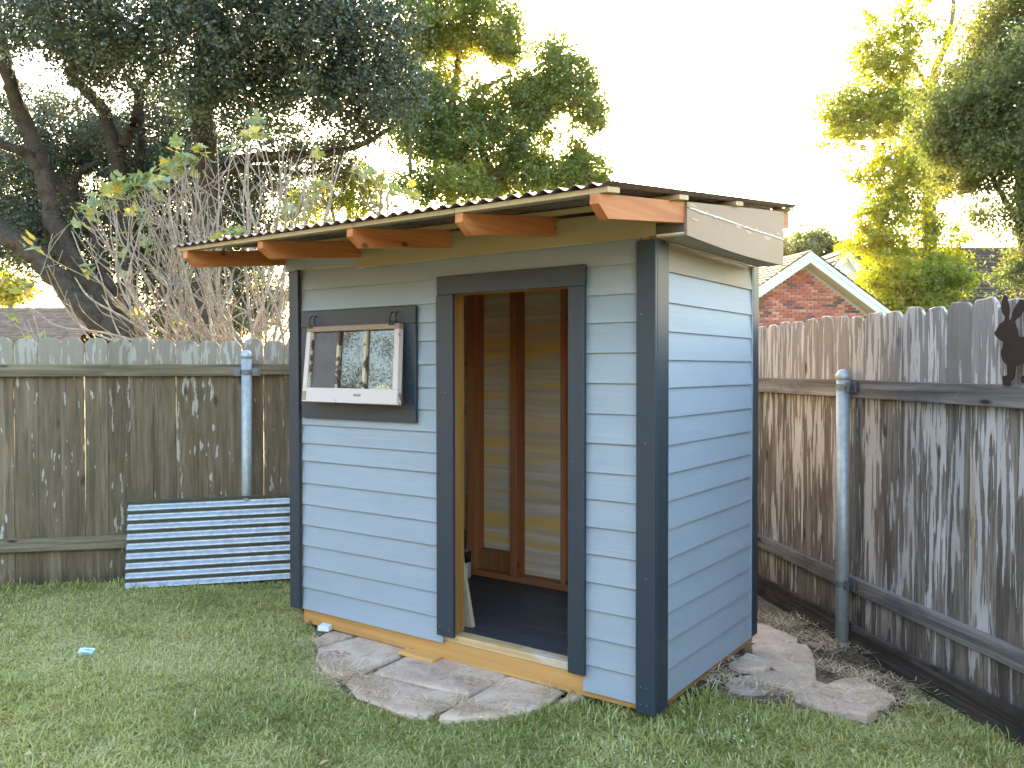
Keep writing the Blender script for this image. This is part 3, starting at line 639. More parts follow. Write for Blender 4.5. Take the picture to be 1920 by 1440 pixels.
# rabbit cut-out on the right fence rail
RB = [(558,552),(580,520),(600,480),(625,440),(680,405),(688,350),(655,300),(645,250),(650,180),(665,120),(690,85),(710,95),(725,160),(742,240),(742,300),(730,340),(735,395),(760,390),(775,330),(800,260),(840,190),(880,140),(915,140),(925,200),(915,280),(880,340),(830,380),(800,410),(825,470),(835,530),(860,605),(916,597),(1000,592),(1080,620),(1130,680),(1150,755),(1180,765),(1195,800),(1182,840),(1150,845),(1150,900),(1130,1000),(1100,1060),(1135,1130),(1130,1195),(1000,1195),(905,1165),(885,1130),(890,1090),(960,1060),(980,1000),(916,925),(870,935),(820,960),(815,1040),(790,1120),(760,1140),(755,1195),(665,1195),(665,1130),(650,1085),(690,1075),(715,1070),(720,1000),(710,940),(670,900),(640,830),(640,780),(665,710),(665,660),(620,630),(585,600)]
rc = PR + NR * .024; pts = []
for a, b in RB:
    d = ray(1780 + a / 6.543, 540 + b / 6.543); pts.append(CAM + d * (((rc - CAM) @ NR) / (d @ NR)))
pts = np.array(pts); c0 = np.array([*pts[:, :2].mean(0), pts[:, 2].min()])
bm = bmesh.new(); A_ = [bm.verts.new(Vector(p - c0)) for p in pts]; B_ = [bm.verts.new(Vector(p - c0 + NR * .004)) for p in pts]; n = len(pts)
bm.faces.new(A_); bm.faces.new(B_[::-1])
for k in range(n): bm.faces.new((A_[k], B_[k], B_[(k + 1) % n], A_[(k + 1) % n]))
bm.normal_update(); bmesh.ops.triangulate(bm, faces=[q for q in bm.faces if len(q.verts) > 4])
mr = Mat('rusty_cutout_steel', .75, .1, .3); nn = mr.noise((1, 1, 1), 24, 6, .7); mr.color(mr.mix(nn, (.008, .004, .0045), (.022, .010, .009))); mr.bump(nn, .3, .004)
link('rabbit_cutout', bm_mesh('rabbit_cutout', bm, mr.m), None, c0, label='dark rusty metal rabbit silhouette standing on the right fence rail', cat='garden ornament')

# ------------------------------------------------------------------ paving
def crop(pts, sc, ox, oy): return [(ox + a / sc, oy + b / sc) for a, b in pts]
Z7 = (3.097, 540, 1100); Z5 = (4.3625, 1160, 1050); Z4 = (2.0, 960, 720)
FRONT = [crop(q, *Z7) for q in (
    [(172,255),(235,222),(330,240),(445,290),(420,303),(290,322),(165,345),(150,300)],
    [(170,352),(300,325),(430,303),(470,295),(560,315),(645,345),(682,380),(640,405),(560,435),(470,472),(350,515),(262,507),(200,470),(160,410)],
    [(492,492),(560,455),(690,388),(780,400),(870,420),(980,445),(1090,470),(1228,520),(1200,550),(1120,590),(1052,622),(960,600),(870,587),(760,560),(640,530),(560,512)],
    [(335,552),(372,517),(480,507),(560,525),(640,542),(750,575),(870,602),(960,612),(1038,628),(990,668),(900,705),(812,748),(720,748),(640,725),(560,692),(480,662),(400,632)],
    [(1232,526),(1340,555),(1460,592),(1500,650),(1480,692),(1380,722),(1240,740),(1100,748),(960,760),(875,758),(868,747),(960,690),(1062,640),(1150,580)],
    [(1542,652),(1600,622),(1720,670),(1700,692),(1620,692),(1545,688)])]
RIGHT = [crop(q, *Z5) for q in (
    [(1000,390),(1135,420),(1220,440),(1300,470),(1400,510),(1475,548),(1470,574),(1340,574),(1230,585),(1120,596),(1000,600)],
    [(1088,612),(1130,602),(1250,600),(1400,602),(1540,606),(1575,650),(1602,700),(1615,800),(1624,900),(1590,916),(1440,892),(1350,860),(1280,820),(1180,760),(1072,712)],
    [(1050,728),(1120,750),(1200,792),(1250,842),(1195,858),(1110,868),(1030,872),(960,858),(900,830)],
    [(865,1000),(930,948),(1050,948),(1150,980),(1255,1022),(1200,1062),(1100,1068),(1000,1062),(900,1040)])] + [crop(q, *Z4) for q in (
    [(852,1072),(900,1062),(970,1052),(1045,1058),(1130,1083),(1190,1105),(1235,1130),(1300,1160),(1372,1192),(1335,1214),(1250,1206),(1160,1190),(1060,1160),(1040,1125),(960,1098)],
    [(1165,1072),(1200,1052),(1245,1040),(1302,1036),(1345,1058),(1392,1080),(1442,1110),(1405,1138),(1355,1142),(1305,1140),(1260,1118),(1220,1100)])]
def flag(poly, parent, ztop, front, mat, label=None):
    P = [onz(a, b, ztop) for a, b in poly]; P = np.array(P)[:, :2]
    if front: P[:, 1] = np.where(P[:, 1] > -.13, P[:, 1] + .22, P[:, 1])
    Q = []
    for k in range(len(P)):
        a, b = P[k], P[(k + 1) % len(P)]; L = np.linalg.norm(b - a); m_ = max(1, int(L / .035)); nn_ = np.array([-(b - a)[1], (b - a)[0]]) / (L + 1e-9)
        for q in range(m_): Q.append(a + (b - a) * q / m_ + nn_ * random.uniform(-.004, .004))
    Q = np.array(Q); c = Q.mean(0); n = len(Q); v, f = [], []
    sh = lambda d: c + (Q - c) * (1 - d / (np.linalg.norm(Q - c, axis=1)[:, None] + 1e-6))
    zt = ztop + (gz(c[0], c[1]) if not front else 0)
    rings = [(sh(.002), -.05), (sh(.004), -.012), (sh(.011), -.003), (sh(.03), 0.0), (sh(.10), .001)]
    for q, dz in rings:
        for p in q: v.append((p[0] - c[0], p[1] - c[1], dz + random.uniform(-.0012, .0012)))
    v.append((0, 0, .001))
    for k in range(len(rings) - 1):
        for s_ in range(n): f.append((k * n + s_, k * n + (s_ + 1) % n, (k + 1) * n + (s_ + 1) % n, (k + 1) * n + s_))
    for s_ in range(n): f.append(((len(rings) - 1) * n + s_, (len(rings) - 1) * n + (s_ + 1) % n, len(rings) * n))
    me = pydata('flagstone', v, f, mat, False); bm = bmesh.new(); bm.from_mesh(me); bmesh.ops.recalc_face_normals(bm, faces=bm.faces); bm.to_mesh(me); bm.free()
    return link('flagstone', me, parent, (c[0], c[1], zt), label=label)
def bed(poly, name):
    P = np.array([onz(a, b, 0)[:2] for a, b in poly]); c = P.mean(0); v = []; f = []
    n = len(P); rings = [1.0, .75, .5, .25]
    for r_ in rings:
        for p in P: q = c + (p - c) * r_; v.append((*q, float(gz(*q)) + .006))
    v.append((*c, float(gz(*c)) + .006))
    for k in range(3):
        for s_ in range(n): f.append((k * n + s_, k * n + (s_ + 1) % n, (k + 1) * n + (s_ + 1) % n, (k + 1) * n + s_))
    for s_ in range(n): f.append((3 * n + s_, 3 * n + (s_ + 1) % n, 4 * n))
    return link(name, pydata(name, v, f, M_SAND, True), None, (0, 0, 0), kind='structure', label='sandy bed of the flagstones')
P1 = [(562,1144),(590,1172),(592,1205),(588,1238),(602,1258),(632,1282),(655,1308),(700,1326),(780,1346),(870,1346),(960,1336),(1015,1324),(1050,1326),(1110,1316),(1140,1330),(1000,1180),(760,1120)]
P2 = [(1262,1330),(1300,1300),(1330,1300),(1365,1308),(1440,1324),(1560,1334),(1630,1344),(1664,1318),(1700,1284),(1690,1230),(1600,1130),(1500,1080),(1420,1060),(1380,1190),(1300,1260)]
b1 = bed(P1, 'paving_bed'); b2 = bed(P2, 'paving_bed')
for k, q in enumerate(FRONT): flag(q, b1, .022 + .004 * (k % 3), True, M_STONE, 'flagstone with a faint red stain' if k == 1 else None)
M_WSTONE = sash_mat('paint_splashed_stone', (.33, .28, .26), (.62, .62, .63), .55)
for k, q in enumerate(RIGHT): flag(q, b2, .03 + .004 * (k % 3), False, M_WSTONE if k == 3 else M_STONE, 'flagstone splashed with white paint' if k == 3 else None)
# a faint red stain on the second stone
c = onz(622, 1228, .027); bm = bmesh.new()
for k in range(40):
    a = random.uniform(0, 6.28); rr = .085 * math.sqrt(random.random()); bmesh.ops.create_circle(bm, cap_ends=True, segments=6, radius=random.uniform(.004, .014), matrix=Matrix.Translation((rr * math.cos(a), rr * math.sin(a), random.uniform(.0, .0006))))
link('chalk_stain', bm_mesh('chalk_stain', bm, plain('reddish_stain', (.36, .20, .175), .9)), b1, (c[0], c[1], .0292))
# shims
p = onz(786, 1228, .04); box('wood_shim', (p[0] - .12, p[1] - .035, .0285), (p[0] + .12, p[1] + .10, .046), M_PINE['x'], None, .002, label='thin yellow pine shim wedged under the shed left of the door sill', cat='shim')
p = onz(607, 1178, .04); box('wood_block', (p[0] - .035, p[1] - .02, .0285), (p[0] + .035, p[1] + .06, .058), plain('pale_blue_white_block', (.55, .62, .62), .6), None, .002, label='small pale blue block under the left end of the shed', cat='block', rot=(0, 0, R(20)))
# printed card on the lawn
p = onz(162, 1220, .045); mc = Mat('printed_card', .5)
n1 = mc.noise((16, 70, 1), 1, 2, .4); mc.color(mc.mix(mc.ramp(n1, [(.5, 0.0), (.56, .8)]), (.42, .60, .74), (.10, .22, .42)))
o = box('label_card', (p[0] - .036, p[1] - .026, p[2] - .0012), (p[0] + .036, p[1] + .026, p[2] + .0012), mc.m, None, .0, label='small light blue printed card lying on the grass', cat='card'); o.rotation_euler = (R(12), R(8), R(48))

# ------------------------------------------------------------------ lawn
def inside(px, py, poly):
    poly = np.asarray(poly); r_ = np.zeros(len(px), bool); j_ = len(poly) - 1
    for i_ in range(len(poly)):
        xi, yi = poly[i_]; xj, yj = poly[j_]
        with np.errstate(divide='ignore', invalid='ignore'): r_ ^= ((yi > py) != (yj > py)) & (px < (xj - xi) * (py - yi) / (yj - yi + 1e-12) + xi)
        j_ = i_
    return r_
def vnoise(x, y, k, seed):
    g = np.random.default_rng(seed).random((64, 64)); x, y = x * k + 100.3, y * k + 100.7
    i_, j_ = np.floor(x).astype(int), np.floor(y).astype(int); fx, fy = x - i_, y - j_; fx, fy = fx * fx * (3 - 2 * fx), fy * fy * (3 - 2 * fy)
    G = lambda a, b: g[a % 64, b % 64]
    return (G(i_, j_) * (1 - fx) + G(i_ + 1, j_) * fx) * (1 - fy) + (G(i_, j_ + 1) * (1 - fx) + G(i_ + 1, j_ + 1) * fx) * fy
W1 = [tuple(onz(a, b, 0)[:2]) for a, b in P1]; W2 = [tuple(onz(a, b, 0)[:2]) for a, b in P2]
SOIL = [tuple(onz(a, b, 0)[:2]) for a, b in [(1664,1318),(1700,1284),(1760,1300),(1900,1345),(1990,1400),(1990,1385),(1800,1230),(1600,1130)]]
def leaf_mesh(C, size, tint, mat, name, up=.35, aspect=.5):
    n = len(C); nm = RNG.normal(0, 1, (n, 3)); nm[:, 2] += up * 2; nm /= np.linalg.norm(nm, axis=1)[:, None]
    a = RNG.normal(0, 1, (n, 3)); a[:, 2] -= .3; a -= nm * (a * nm).sum(1)[:, None]; a /= np.linalg.norm(a, axis=1)[:, None] + 1e-9; b = np.cross(nm, a)
    L = size[:, None]; h = L * aspect * .5
    V = np.stack([C - a * L * .5, C + b * h + nm * L * .10, C + a * L * .5, C - b * h + nm * L * .10], 1).reshape(-1, 3)
    q = np.arange(n)[:, None] * 4; Lp = (q + np.array([[0, 1, 2, 0, 2, 3]])).ravel()
    return np_mesh(name, V, Lp, np.arange(2 * n) * 3, np.full(2 * n, 3), mat, np.repeat(tint, 4))
def lawn_points(n):
    x = RNG.uniform(-6.2, 4.2, n); y = RNG.uniform(-3.6, 2.4, n)
    d = np.stack([x - CAM[0], y - CAM[1], np.full(n, -CAM[2])], -1); dep = d @ _f; lat = d @ _r
    k = (dep > 1.9) & (np.abs(lat) < dep * .62 + 1.5) & (RNG.random(n) < np.clip((3.3 / np.maximum(dep, .1)) ** 1.25, .25, 1))
    k &= ((x - PL[0]) * NL[0] + (y - PL[1]) * NL[1] > .0) & ((x - PR[0]) * NR[0] + (y - PR[1]) * NR[1] > .03)
    jx, jy = RNG.normal(0, .022, n), RNG.normal(0, .022, n)
    k &= ~inside(x + jx, y + jy, W1) & ~inside(x + jx, y + jy, W2) & ~inside(x + jx, y + jy, SOIL)
    k &= ~((x > -2.3) & (x < .0) & (y > .03) & (y < 1.25))
    return x[k], y[k]
def blades(x, y, length, width, lean, curl, tint, mat, name, z0=None):
    n = len(x); az = RNG.uniform(0, 2 * math.pi, n); dx, dy = np.cos(az), np.sin(az); zb = (gz(x, y) if z0 is None else z0)
    w = width / 2; px_, py_ = -dy * w, dx * w
    l1, l2 = length * .55, length * .45; a1, a2 = lean, np.clip(lean + curl, 0, 1.75)
    B = np.stack([x, y, zb], -1); M1 = B + np.stack([dx * np.sin(a1) * l1, dy * np.sin(a1) * l1, np.cos(a1) * l1], -1)
    T = M1 + np.stack([dx * np.sin(a2) * l2, dy * np.sin(a2) * l2, np.cos(a2) * l2], -1); T[:, 2] = np.maximum(T[:, 2], zb + .004)
    o = np.stack([px_, py_, np.zeros(n)], -1)
    V = np.stack([B - o * .8, B + o * .8, M1 + o, M1 - o, T], 1).reshape(-1, 3)
    b = np.arange(n)[:, None] * 5; L = (b + np.array([[0, 1, 2, 3, 3, 2, 4]])).ravel()
    st = (np.arange(n)[:, None] * 7 + np.array([[0, 4]])).ravel(); tt = np.tile([4, 3], n)
    return np_mesh(name, V, L, st, tt, mat, np.repeat(tint, 5))
M_GRASS = leaf_mat('lawn_grass', [(0.0, (.18, .21, .058)), (.35, (.335, .36, .11)), (.6, (.43, .45, .18)), (.78, (.42, .41, .20)), (.86, (.52, .45, .25)), (1.0, (.66, .57, .38))], .4, 1.15, .04)
x, y = lawn_points(740000)
pn = vnoise(x, y, 1.6, 3) * .6 + vnoise(x, y, 5, 4) * .4; pn2 = vnoise(x, y, 9, 5)
dry = np.zeros(len(x))
for (a, b, r_, s_) in ((110,1150,.34,.42), (350,1235,.30,.40), (120,1215,.2,.2), (620,1270,.16,.5), (590,1215,.12,.45), (480,1415,.14,.35), (1150,1400,.22,.3), (1630,1330,.14,.35), (60,1225,.25,.2)):
    c = onz(a, b, 0); dry += s_ * np.exp(-((x - c[0]) ** 2 + (y - c[1]) ** 2) / (2 * (r_ * .8) ** 2))
tint = np.clip(.30 + (pn - .5) * .7 + RNG.normal(0, .14, len(x)) + dry * .75 + vnoise(x, y, 14, 8) * .16 - .08, 0, .8)
st_ = RNG.random(len(x)) < (.06 + .5 * np.clip(dry, 0, .8)); tint[st_] = RNG.uniform(.8, 1.0, st_.sum())
near = (((x - PL[0]) * NL[0] + (y - PL[1]) * NL[1]) < .22) | (((x - PR[0]) * NR[0] + (y - PR[1]) * NR[1]) < .30) | ((y > -.22) & (y < .6) & (x > -.75) & (x < .42))
ln = RNG.uniform(.020, .050, len(x)) * (.55 + .9 * pn2) * np.where(near, 1.5, 1); ln[st_] *= .9
lean = np.clip(RNG.normal(1.05, .36, len(x)), .05, 1.52); lean[st_] = np.clip(lean[st_] + .4, 0, 1.5)
link('lawn_grass', blades(x, y, ln, RNG.uniform(.004, .007, len(x)), lean, RNG.uniform(.1, .7, len(x)), tint, M_GRASS, 'lawn_grass'), kind='stuff', label='short green lawn with dry patches', cat='grass')
# a few fallen leaves on the lawn
n = 90; fx, fy = lawn_points(60000); q = RNG.choice(len(fx), n, replace=False)
link('fallen_leaves', leaf_mesh(np.stack([fx[q], fy[q], gz(fx[q], fy[q]) + RNG.uniform(.03, .045, n)], -1), RNG.uniform(.018, .045, n), RNG.random(n),
     leaf_mat('dead_leaf', [(0, (.16, .09, .04)), (.5, (.30, .20, .09)), (1, (.45, .36, .2))], .2, 1, .04), 'fallen_leaves', 1.2), kind='stuff', label='small dead leaves scattered on the lawn', cat='leaves')
# dry straw along the paving edge, on the stones and by the fence foot
def straw_at(list_, n):
    X_, Y_ = [], []
    for (a, b, sx, sy) in list_:
        c = onz(a, b, .0); m_ = int(n * sx * sy * 40) + 8; X_.append(c[0] + RNG.normal(0, sx, m_)); Y_.append(c[1] + RNG.normal(0, sy, m_))
    return np.concatenate(X_), np.concatenate(Y_)
sx, sy = straw_at([(1405,1300,.10,.05), (1440,1308,.10,.05), (1350,1282,.05,.05), (1370,1250,.04,.04), (1345,1300,.05,.04), (1600,1310,.12,.06), (1560,1240,.14,.06), (1470,1150,.12,.1), (1540,1190,.14,.1), (1640,1260,.12,.06), (1660,1290,.1,.06), (610,1255,.06,.05), (640,1280,.07,.05), (595,1215,.04,.05), (700,1320,.1,.03), (860,1340,.08,.03), (870,1290,.12,.015), (1025,1310,.05,.04), (730,1195,.05,.04), (800,1335,.05,.03), (680,1285,.12,.06), (900,1340,.1,.03)], 900)
ns = len(sx); zz = gz(sx, sy) + np.where(sx < .0, .026, .034) + RNG.uniform(0, .02, ns)
link('dry_straw', blades(sx, sy, RNG.uniform(.03, .09, ns), RNG.uniform(.0018, .0035, ns), RNG.uniform(1.15, 1.6, ns), RNG.uniform(-.4, .35, ns), RNG.uniform(.0, 1.0, ns),
     leaf_mat('straw', [(0, (.30, .20, .11)), (.5, (.52, .41, .26)), (1, (.70, .61, .46))], .2, 1, .03), 'dry_straw', zz), kind='stuff', label='dry straw and clippings on the stones', cat='straw')
# mulch on the bare soil by the right fence
n = 3200; qs, qn = RNG.uniform(-1.2, 2.7, n), RNG.uniform(.03, .42, n); P = PR + DR * qs[:, None] + NR * qn[:, None]
k = (P[:, 0] > .03) & (inside(P[:, 0], P[:, 1], W2) | inside(P[:, 0], P[:, 1], SOIL)); P = P[k]; ns = len(P)
link('mulch', blades(P[:, 0], P[:, 1], RNG.uniform(.02, .06, ns), RNG.uniform(.003, .009, ns), RNG.uniform(1.2, 1.6, ns), RNG.uniform(-.3, .3, ns), RNG.uniform(0, 1, ns),
     leaf_mat('mulch_bits', [(0, (.018, .013, .010)), (.7, (.05, .037, .028)), (1, (.20, .145, .09))], .05, 1, .02), 'mulch', gz(P[:, 0], P[:, 1]) + RNG.uniform(.008, .02, ns)), kind='stuff', label='dark leaf litter at the foot of the right fence', cat='mulch')
# white paint flecks
n = 70; FL = .6; wx = np.concatenate([onz(1390, 1395, 0)[0] + RNG.normal(0, .10, 40), onz(1395, 1360, 0)[0] + RNG.normal(0, .05, 15), onz(1240, 1430, 0)[0] + RNG.normal(0, .08, 15)])
wy = np.concatenate([onz(1390, 1395, 0)[1] + RNG.normal(0, .05, 40), onz(1395, 1360, 0)[1] + RNG.normal(0, .03, 15), onz(1240, 1430, 0)[1] + RNG.normal(0, .05, 15)])
link('paint_flecks', blades(wx, wy, RNG.uniform(.003, .012, n), RNG.uniform(.0025, .005, n), RNG.uniform(1.2, 1.5, n), np.zeros(n), np.ones(n), leaf_mat('white_flecks', [(0, (.6, .62, .62)), (1, (.72, .74, .74))], .1, 1, .03), 'paint_flecks', np.full(n, .034)), kind='stuff', label='white paint flecks on the grass', cat='flecks')

# ------------------------------------------------------------------ vegetation
def blobs_to_clumps(blobs, gaps=()):
    C, T = [], []
    for (px_, py_, d, rx, ry, rd, n, tt) in blobs:
        c = at(px_, py_, d); k = d / FPX; u_ = RNG.normal(0, 1, (n, 3)); u_ /= np.linalg.norm(u_, axis=1)[:, None]; rr = RNG.random(n) ** .42
        P = c + (u_[:, 0] * rr * rx * k)[:, None] * _r + (u_[:, 1] * rr * ry * k)[:, None] * np.array([0, 0, 1]) + (u_[:, 2] * rr * rd)[:, None] * np.array([_f[0], _f[1], 0])
        pr = project(P); keep = np.ones(n, bool)
        for (ga, gb, gr) in gaps: keep &= (pr[:, 0] - ga) ** 2 + (pr[:, 1] - gb) ** 2 > gr * gr
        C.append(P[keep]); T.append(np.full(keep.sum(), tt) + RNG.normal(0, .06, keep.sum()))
    return np.concatenate(C), np.concatenate(T)
def tree(name, label, cat, limbs, blobs, bark, lmat, leaf, clump_r, per, gaps=(), up=.35, aspect=.5, group=None, flat=.7, twig=.012, spread=.09):
    """limbs: list of (control points (px, py, depth), radii in metres). Base of the first limb is the foot of the tree"""
    paths = []; tb = Tubes()
    for pts, rad in limbs:
        W_ = smooth_path([at(*p) if len(p) == 3 and not isinstance(p, np.ndarray) else p for p in pts], 7); n = len(W_)
        W_[1:-1] += RNG.normal(0, .03, (n - 2, 3)) * np.linspace(rad[0], rad[1], n)[1:-1, None] * 4
        rr = np.linspace(rad[0], rad[1], n); tb.add(W_, rr, 10, .10); paths.append((W_, rr))
    allp = np.concatenate([p for p, _ in paths])
    C, T = blobs_to_clumps(blobs, gaps)
    # twigs: every clump hangs on the nearest limb
    hubs = list(allp)
    order = np.argsort(((C[:, None, :] - allp[None]) ** 2).sum(-1).min(1))
    H = allp.copy()
    for q in order:
        d2 = ((H - C[q]) ** 2).sum(1); s_ = H[d2.argmin()]; L = math.sqrt(d2.min())
        mid = (s_ + C[q]) / 2 + RNG.normal(0, .10, 3) * L + np.array([0, 0, .08 * L])
        w_ = smooth_path([s_, mid, C[q]], 3); tb.add(w_, np.linspace(twig * (.6 + L * .6), twig * .3, len(w_)), 4)
        H = np.vstack([H, w_[2:5]])
    foot = paths[0][0][0]; root = thing(name, (foot[0], foot[1], 0), label, cat, group)
    link('trunk', tb.mesh('trunk', bark), root, (0, 0, 0))
    n = len(C) * per; idx = np.repeat(np.arange(len(C)), per)
    # leaves follow a few short shoots inside each clump
    ns = 9; shoot = RNG.normal(0, 1, (len(C), ns, 3)); shoot[..., 2] = shoot[..., 2] * flat + .1; shoot /= np.linalg.norm(shoot, axis=2)[..., None]
    sel = RNG.integers(0, ns, n); tt = RNG.random(n) ** .75; cr = clump_r * RNG.uniform(.5, 1.7, len(C))
    P = C[idx] + shoot[idx, sel] * (tt * cr[idx])[:, None] + RNG.normal(0, spread * clump_r, (n, 3)) * 1.6
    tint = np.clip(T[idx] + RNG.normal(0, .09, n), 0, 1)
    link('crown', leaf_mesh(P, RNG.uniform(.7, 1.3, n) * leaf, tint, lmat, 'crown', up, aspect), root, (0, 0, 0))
    return root
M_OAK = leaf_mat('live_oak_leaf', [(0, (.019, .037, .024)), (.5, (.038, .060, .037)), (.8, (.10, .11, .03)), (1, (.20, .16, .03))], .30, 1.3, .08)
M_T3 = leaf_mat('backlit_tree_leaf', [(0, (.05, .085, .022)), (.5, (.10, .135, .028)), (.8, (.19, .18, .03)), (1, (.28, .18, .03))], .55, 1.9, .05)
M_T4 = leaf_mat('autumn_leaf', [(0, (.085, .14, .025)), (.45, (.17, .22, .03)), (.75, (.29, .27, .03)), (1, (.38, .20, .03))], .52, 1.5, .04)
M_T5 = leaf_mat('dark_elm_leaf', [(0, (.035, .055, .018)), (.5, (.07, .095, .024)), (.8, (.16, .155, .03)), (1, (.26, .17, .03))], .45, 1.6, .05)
UP = np.array([0, 0, 1.0])
def foot(px_, d): p = at(px_, 692, d); return np.array([p[0], p[1], -.1])
# left live oak: leaning trunks
tree('live_oak', 'dark live oak with several leaning trunks at the far left', 'tree', [
    ([foot(330, 11), (255, 655, 11), (175, 590, 11), (110, 525, 11), (50, 465, 11), (-30, 410, 11), (-140, 330, 10.5)], (.20, .10)),
    ([foot(330, 11.3), (215, 600, 11.5), (140, 490, 11.5), (105, 420, 11.5), (85, 340, 11.5), (60, 260, 11.5), (30, 190, 11.3), (5, 100, 11), (-20, -20, 11)], (.17, .075)),
    ([(88, 350, 11.5), (60, 300, 11.4), (20, 275, 11.2), (-60, 250, 11)], (.085, .05)),
    ([(210, 590, 11.5), (175, 430, 12), (120, 360, 12), (85, 310, 12)], (.10, .06)),
    ([foot(250, 12), (238, 600, 12), (240, 500, 12), (236, 430, 12), (228, 350, 12), (214, 280, 12), (192, 205, 12), (160, 170, 12), (130, 140, 12)], (.16, .06)),
    ([(222, 290, 12), (238, 260, 12), (255, 225, 12), (262, 180, 12), (275, 150, 12), (290, 110, 12), (285, 60, 12), (300, 0, 12)], (.085, .05)),
    ([(262, 400, 12.3), (262, 330, 12.3), (266, 260, 12.3), (258, 180, 12.3), (240, 150, 12.3)], (.07, .04)),
    ([(140, 390, 12.5), (145, 330, 12.5), (190, 300, 12.5), (160, 275, 12.5)], (.06, .04)),
    ([(290, 130, 12), (265, 115, 12), (250, 100, 11.5)], (.05, .03))],
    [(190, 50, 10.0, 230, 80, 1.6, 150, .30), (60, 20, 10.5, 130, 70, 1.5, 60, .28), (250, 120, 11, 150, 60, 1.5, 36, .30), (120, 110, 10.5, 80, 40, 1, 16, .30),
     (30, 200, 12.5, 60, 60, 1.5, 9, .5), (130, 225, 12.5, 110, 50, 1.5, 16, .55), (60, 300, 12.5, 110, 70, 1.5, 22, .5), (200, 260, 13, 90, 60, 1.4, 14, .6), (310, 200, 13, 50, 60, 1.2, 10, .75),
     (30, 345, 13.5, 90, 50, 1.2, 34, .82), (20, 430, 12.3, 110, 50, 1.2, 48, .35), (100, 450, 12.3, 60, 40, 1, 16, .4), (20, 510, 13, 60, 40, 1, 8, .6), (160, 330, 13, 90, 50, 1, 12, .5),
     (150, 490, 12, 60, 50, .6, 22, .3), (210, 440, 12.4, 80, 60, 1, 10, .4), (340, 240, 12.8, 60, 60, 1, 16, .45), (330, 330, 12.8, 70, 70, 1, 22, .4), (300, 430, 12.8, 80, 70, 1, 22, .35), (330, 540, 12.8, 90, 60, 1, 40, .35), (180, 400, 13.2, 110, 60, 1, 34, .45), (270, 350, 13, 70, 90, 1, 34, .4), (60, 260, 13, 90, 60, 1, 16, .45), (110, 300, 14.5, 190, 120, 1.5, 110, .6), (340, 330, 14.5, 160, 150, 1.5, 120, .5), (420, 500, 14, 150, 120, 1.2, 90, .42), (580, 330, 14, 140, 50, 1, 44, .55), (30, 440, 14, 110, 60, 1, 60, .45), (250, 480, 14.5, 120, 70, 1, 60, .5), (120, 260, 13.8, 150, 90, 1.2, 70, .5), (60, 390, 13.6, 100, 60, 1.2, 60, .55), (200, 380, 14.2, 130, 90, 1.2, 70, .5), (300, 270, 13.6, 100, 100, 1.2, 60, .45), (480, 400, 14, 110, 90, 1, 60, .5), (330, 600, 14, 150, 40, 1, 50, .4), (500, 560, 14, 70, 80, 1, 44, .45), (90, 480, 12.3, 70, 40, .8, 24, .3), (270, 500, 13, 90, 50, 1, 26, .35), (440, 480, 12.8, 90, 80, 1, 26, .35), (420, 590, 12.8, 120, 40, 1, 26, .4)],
    M_BARK, M_OAK, .052, .34, 150, gaps=[(70, 115, 30), (95, 130, 26), (110, 150, 18), (175, 335, 22), (115, 225, 14), (370, 75, 22), (350, 95, 18), (225, 195, 14), (110, 560, 62), (200, 350, 24), (150, 480, 16), (225, 520, 14), (180, 420, 14), (60, 215, 14)], aspect=.55)
# centre live oak with a dense hanging crown
tree('live_oak', 'broad live oak with dense grey-green crown behind the fig and shed roof', 'tree', [
    ([foot(420, 11.5), (400, 600, 11.5), (392, 480, 11.5), (385, 380, 11.5), (385, 290, 11.5), (378, 210, 11.5), (380, 150, 11.3), (390, 90, 11), (395, -10, 11)], (.21, .10)),
    ([(384, 250, 11.5), (365, 185, 11.5), (345, 165, 11.5), (335, 160, 11.5)], (.10, .05)),
    ([(380, 150, 11.4), (420, 90, 11), (500, 60, 10.6), (590, 40, 10.4), (690, 50, 10.4)], (.10, .03)),
    ([(385, 200, 11.5), (450, 150, 11), (540, 130, 10.8), (640, 140, 10.8), (740, 160, 10.8)], (.08, .02)),
    ([(390, 345, 11.6), (450, 300, 11.9), (540, 292, 12), (610, 288, 12), (680, 270, 12), (740, 235, 12)], (.09, .03)),
    ([(430, 320, 11.8), (500, 315, 12), (570, 325, 12), (640, 312, 12)], (.06, .02)),
    ([(300, 560, 11.6), (330, 430, 11.6), (300, 380, 11.6)], (.05, .02))],
    [(560, 90, 10.3, 215, 115, 1.7, 230, .25), (430, 140, 10.2, 85, 110, 1.2, 60, .25), (700, 150, 10.8, 95, 100, 1.4, 80, .22), (640, 200, 10.4, 120, 45, 1.1, 40, .22), (480, 10, 9.8, 210, 70, 1.4, 80, .25), (690, 30, 10.6, 90, 60, 1.2, 30, .25), (470, 215, 10.8, 90, 35, 1, 18, .25),
     (560, 270, 12.5, 160, 36, 1.0, 40, .5), (470, 320, 12.6, 100, 60, 1, 26, .4), (640, 300, 12.5, 60, 40, .8, 14, .55), (380, 300, 12.2, 60, 70, .8, 16, .35), (410, 400, 12.4, 90, 60, .8, 20, .35), (330, 60, 11, 50, 60, 1, 14, .3)],
    M_BARK, M_OAK, .050, .33, 150, gaps=[(370, 78, 24), (345, 100, 16), (345, 140, 12), (340, 180, 12)], aspect=.55)
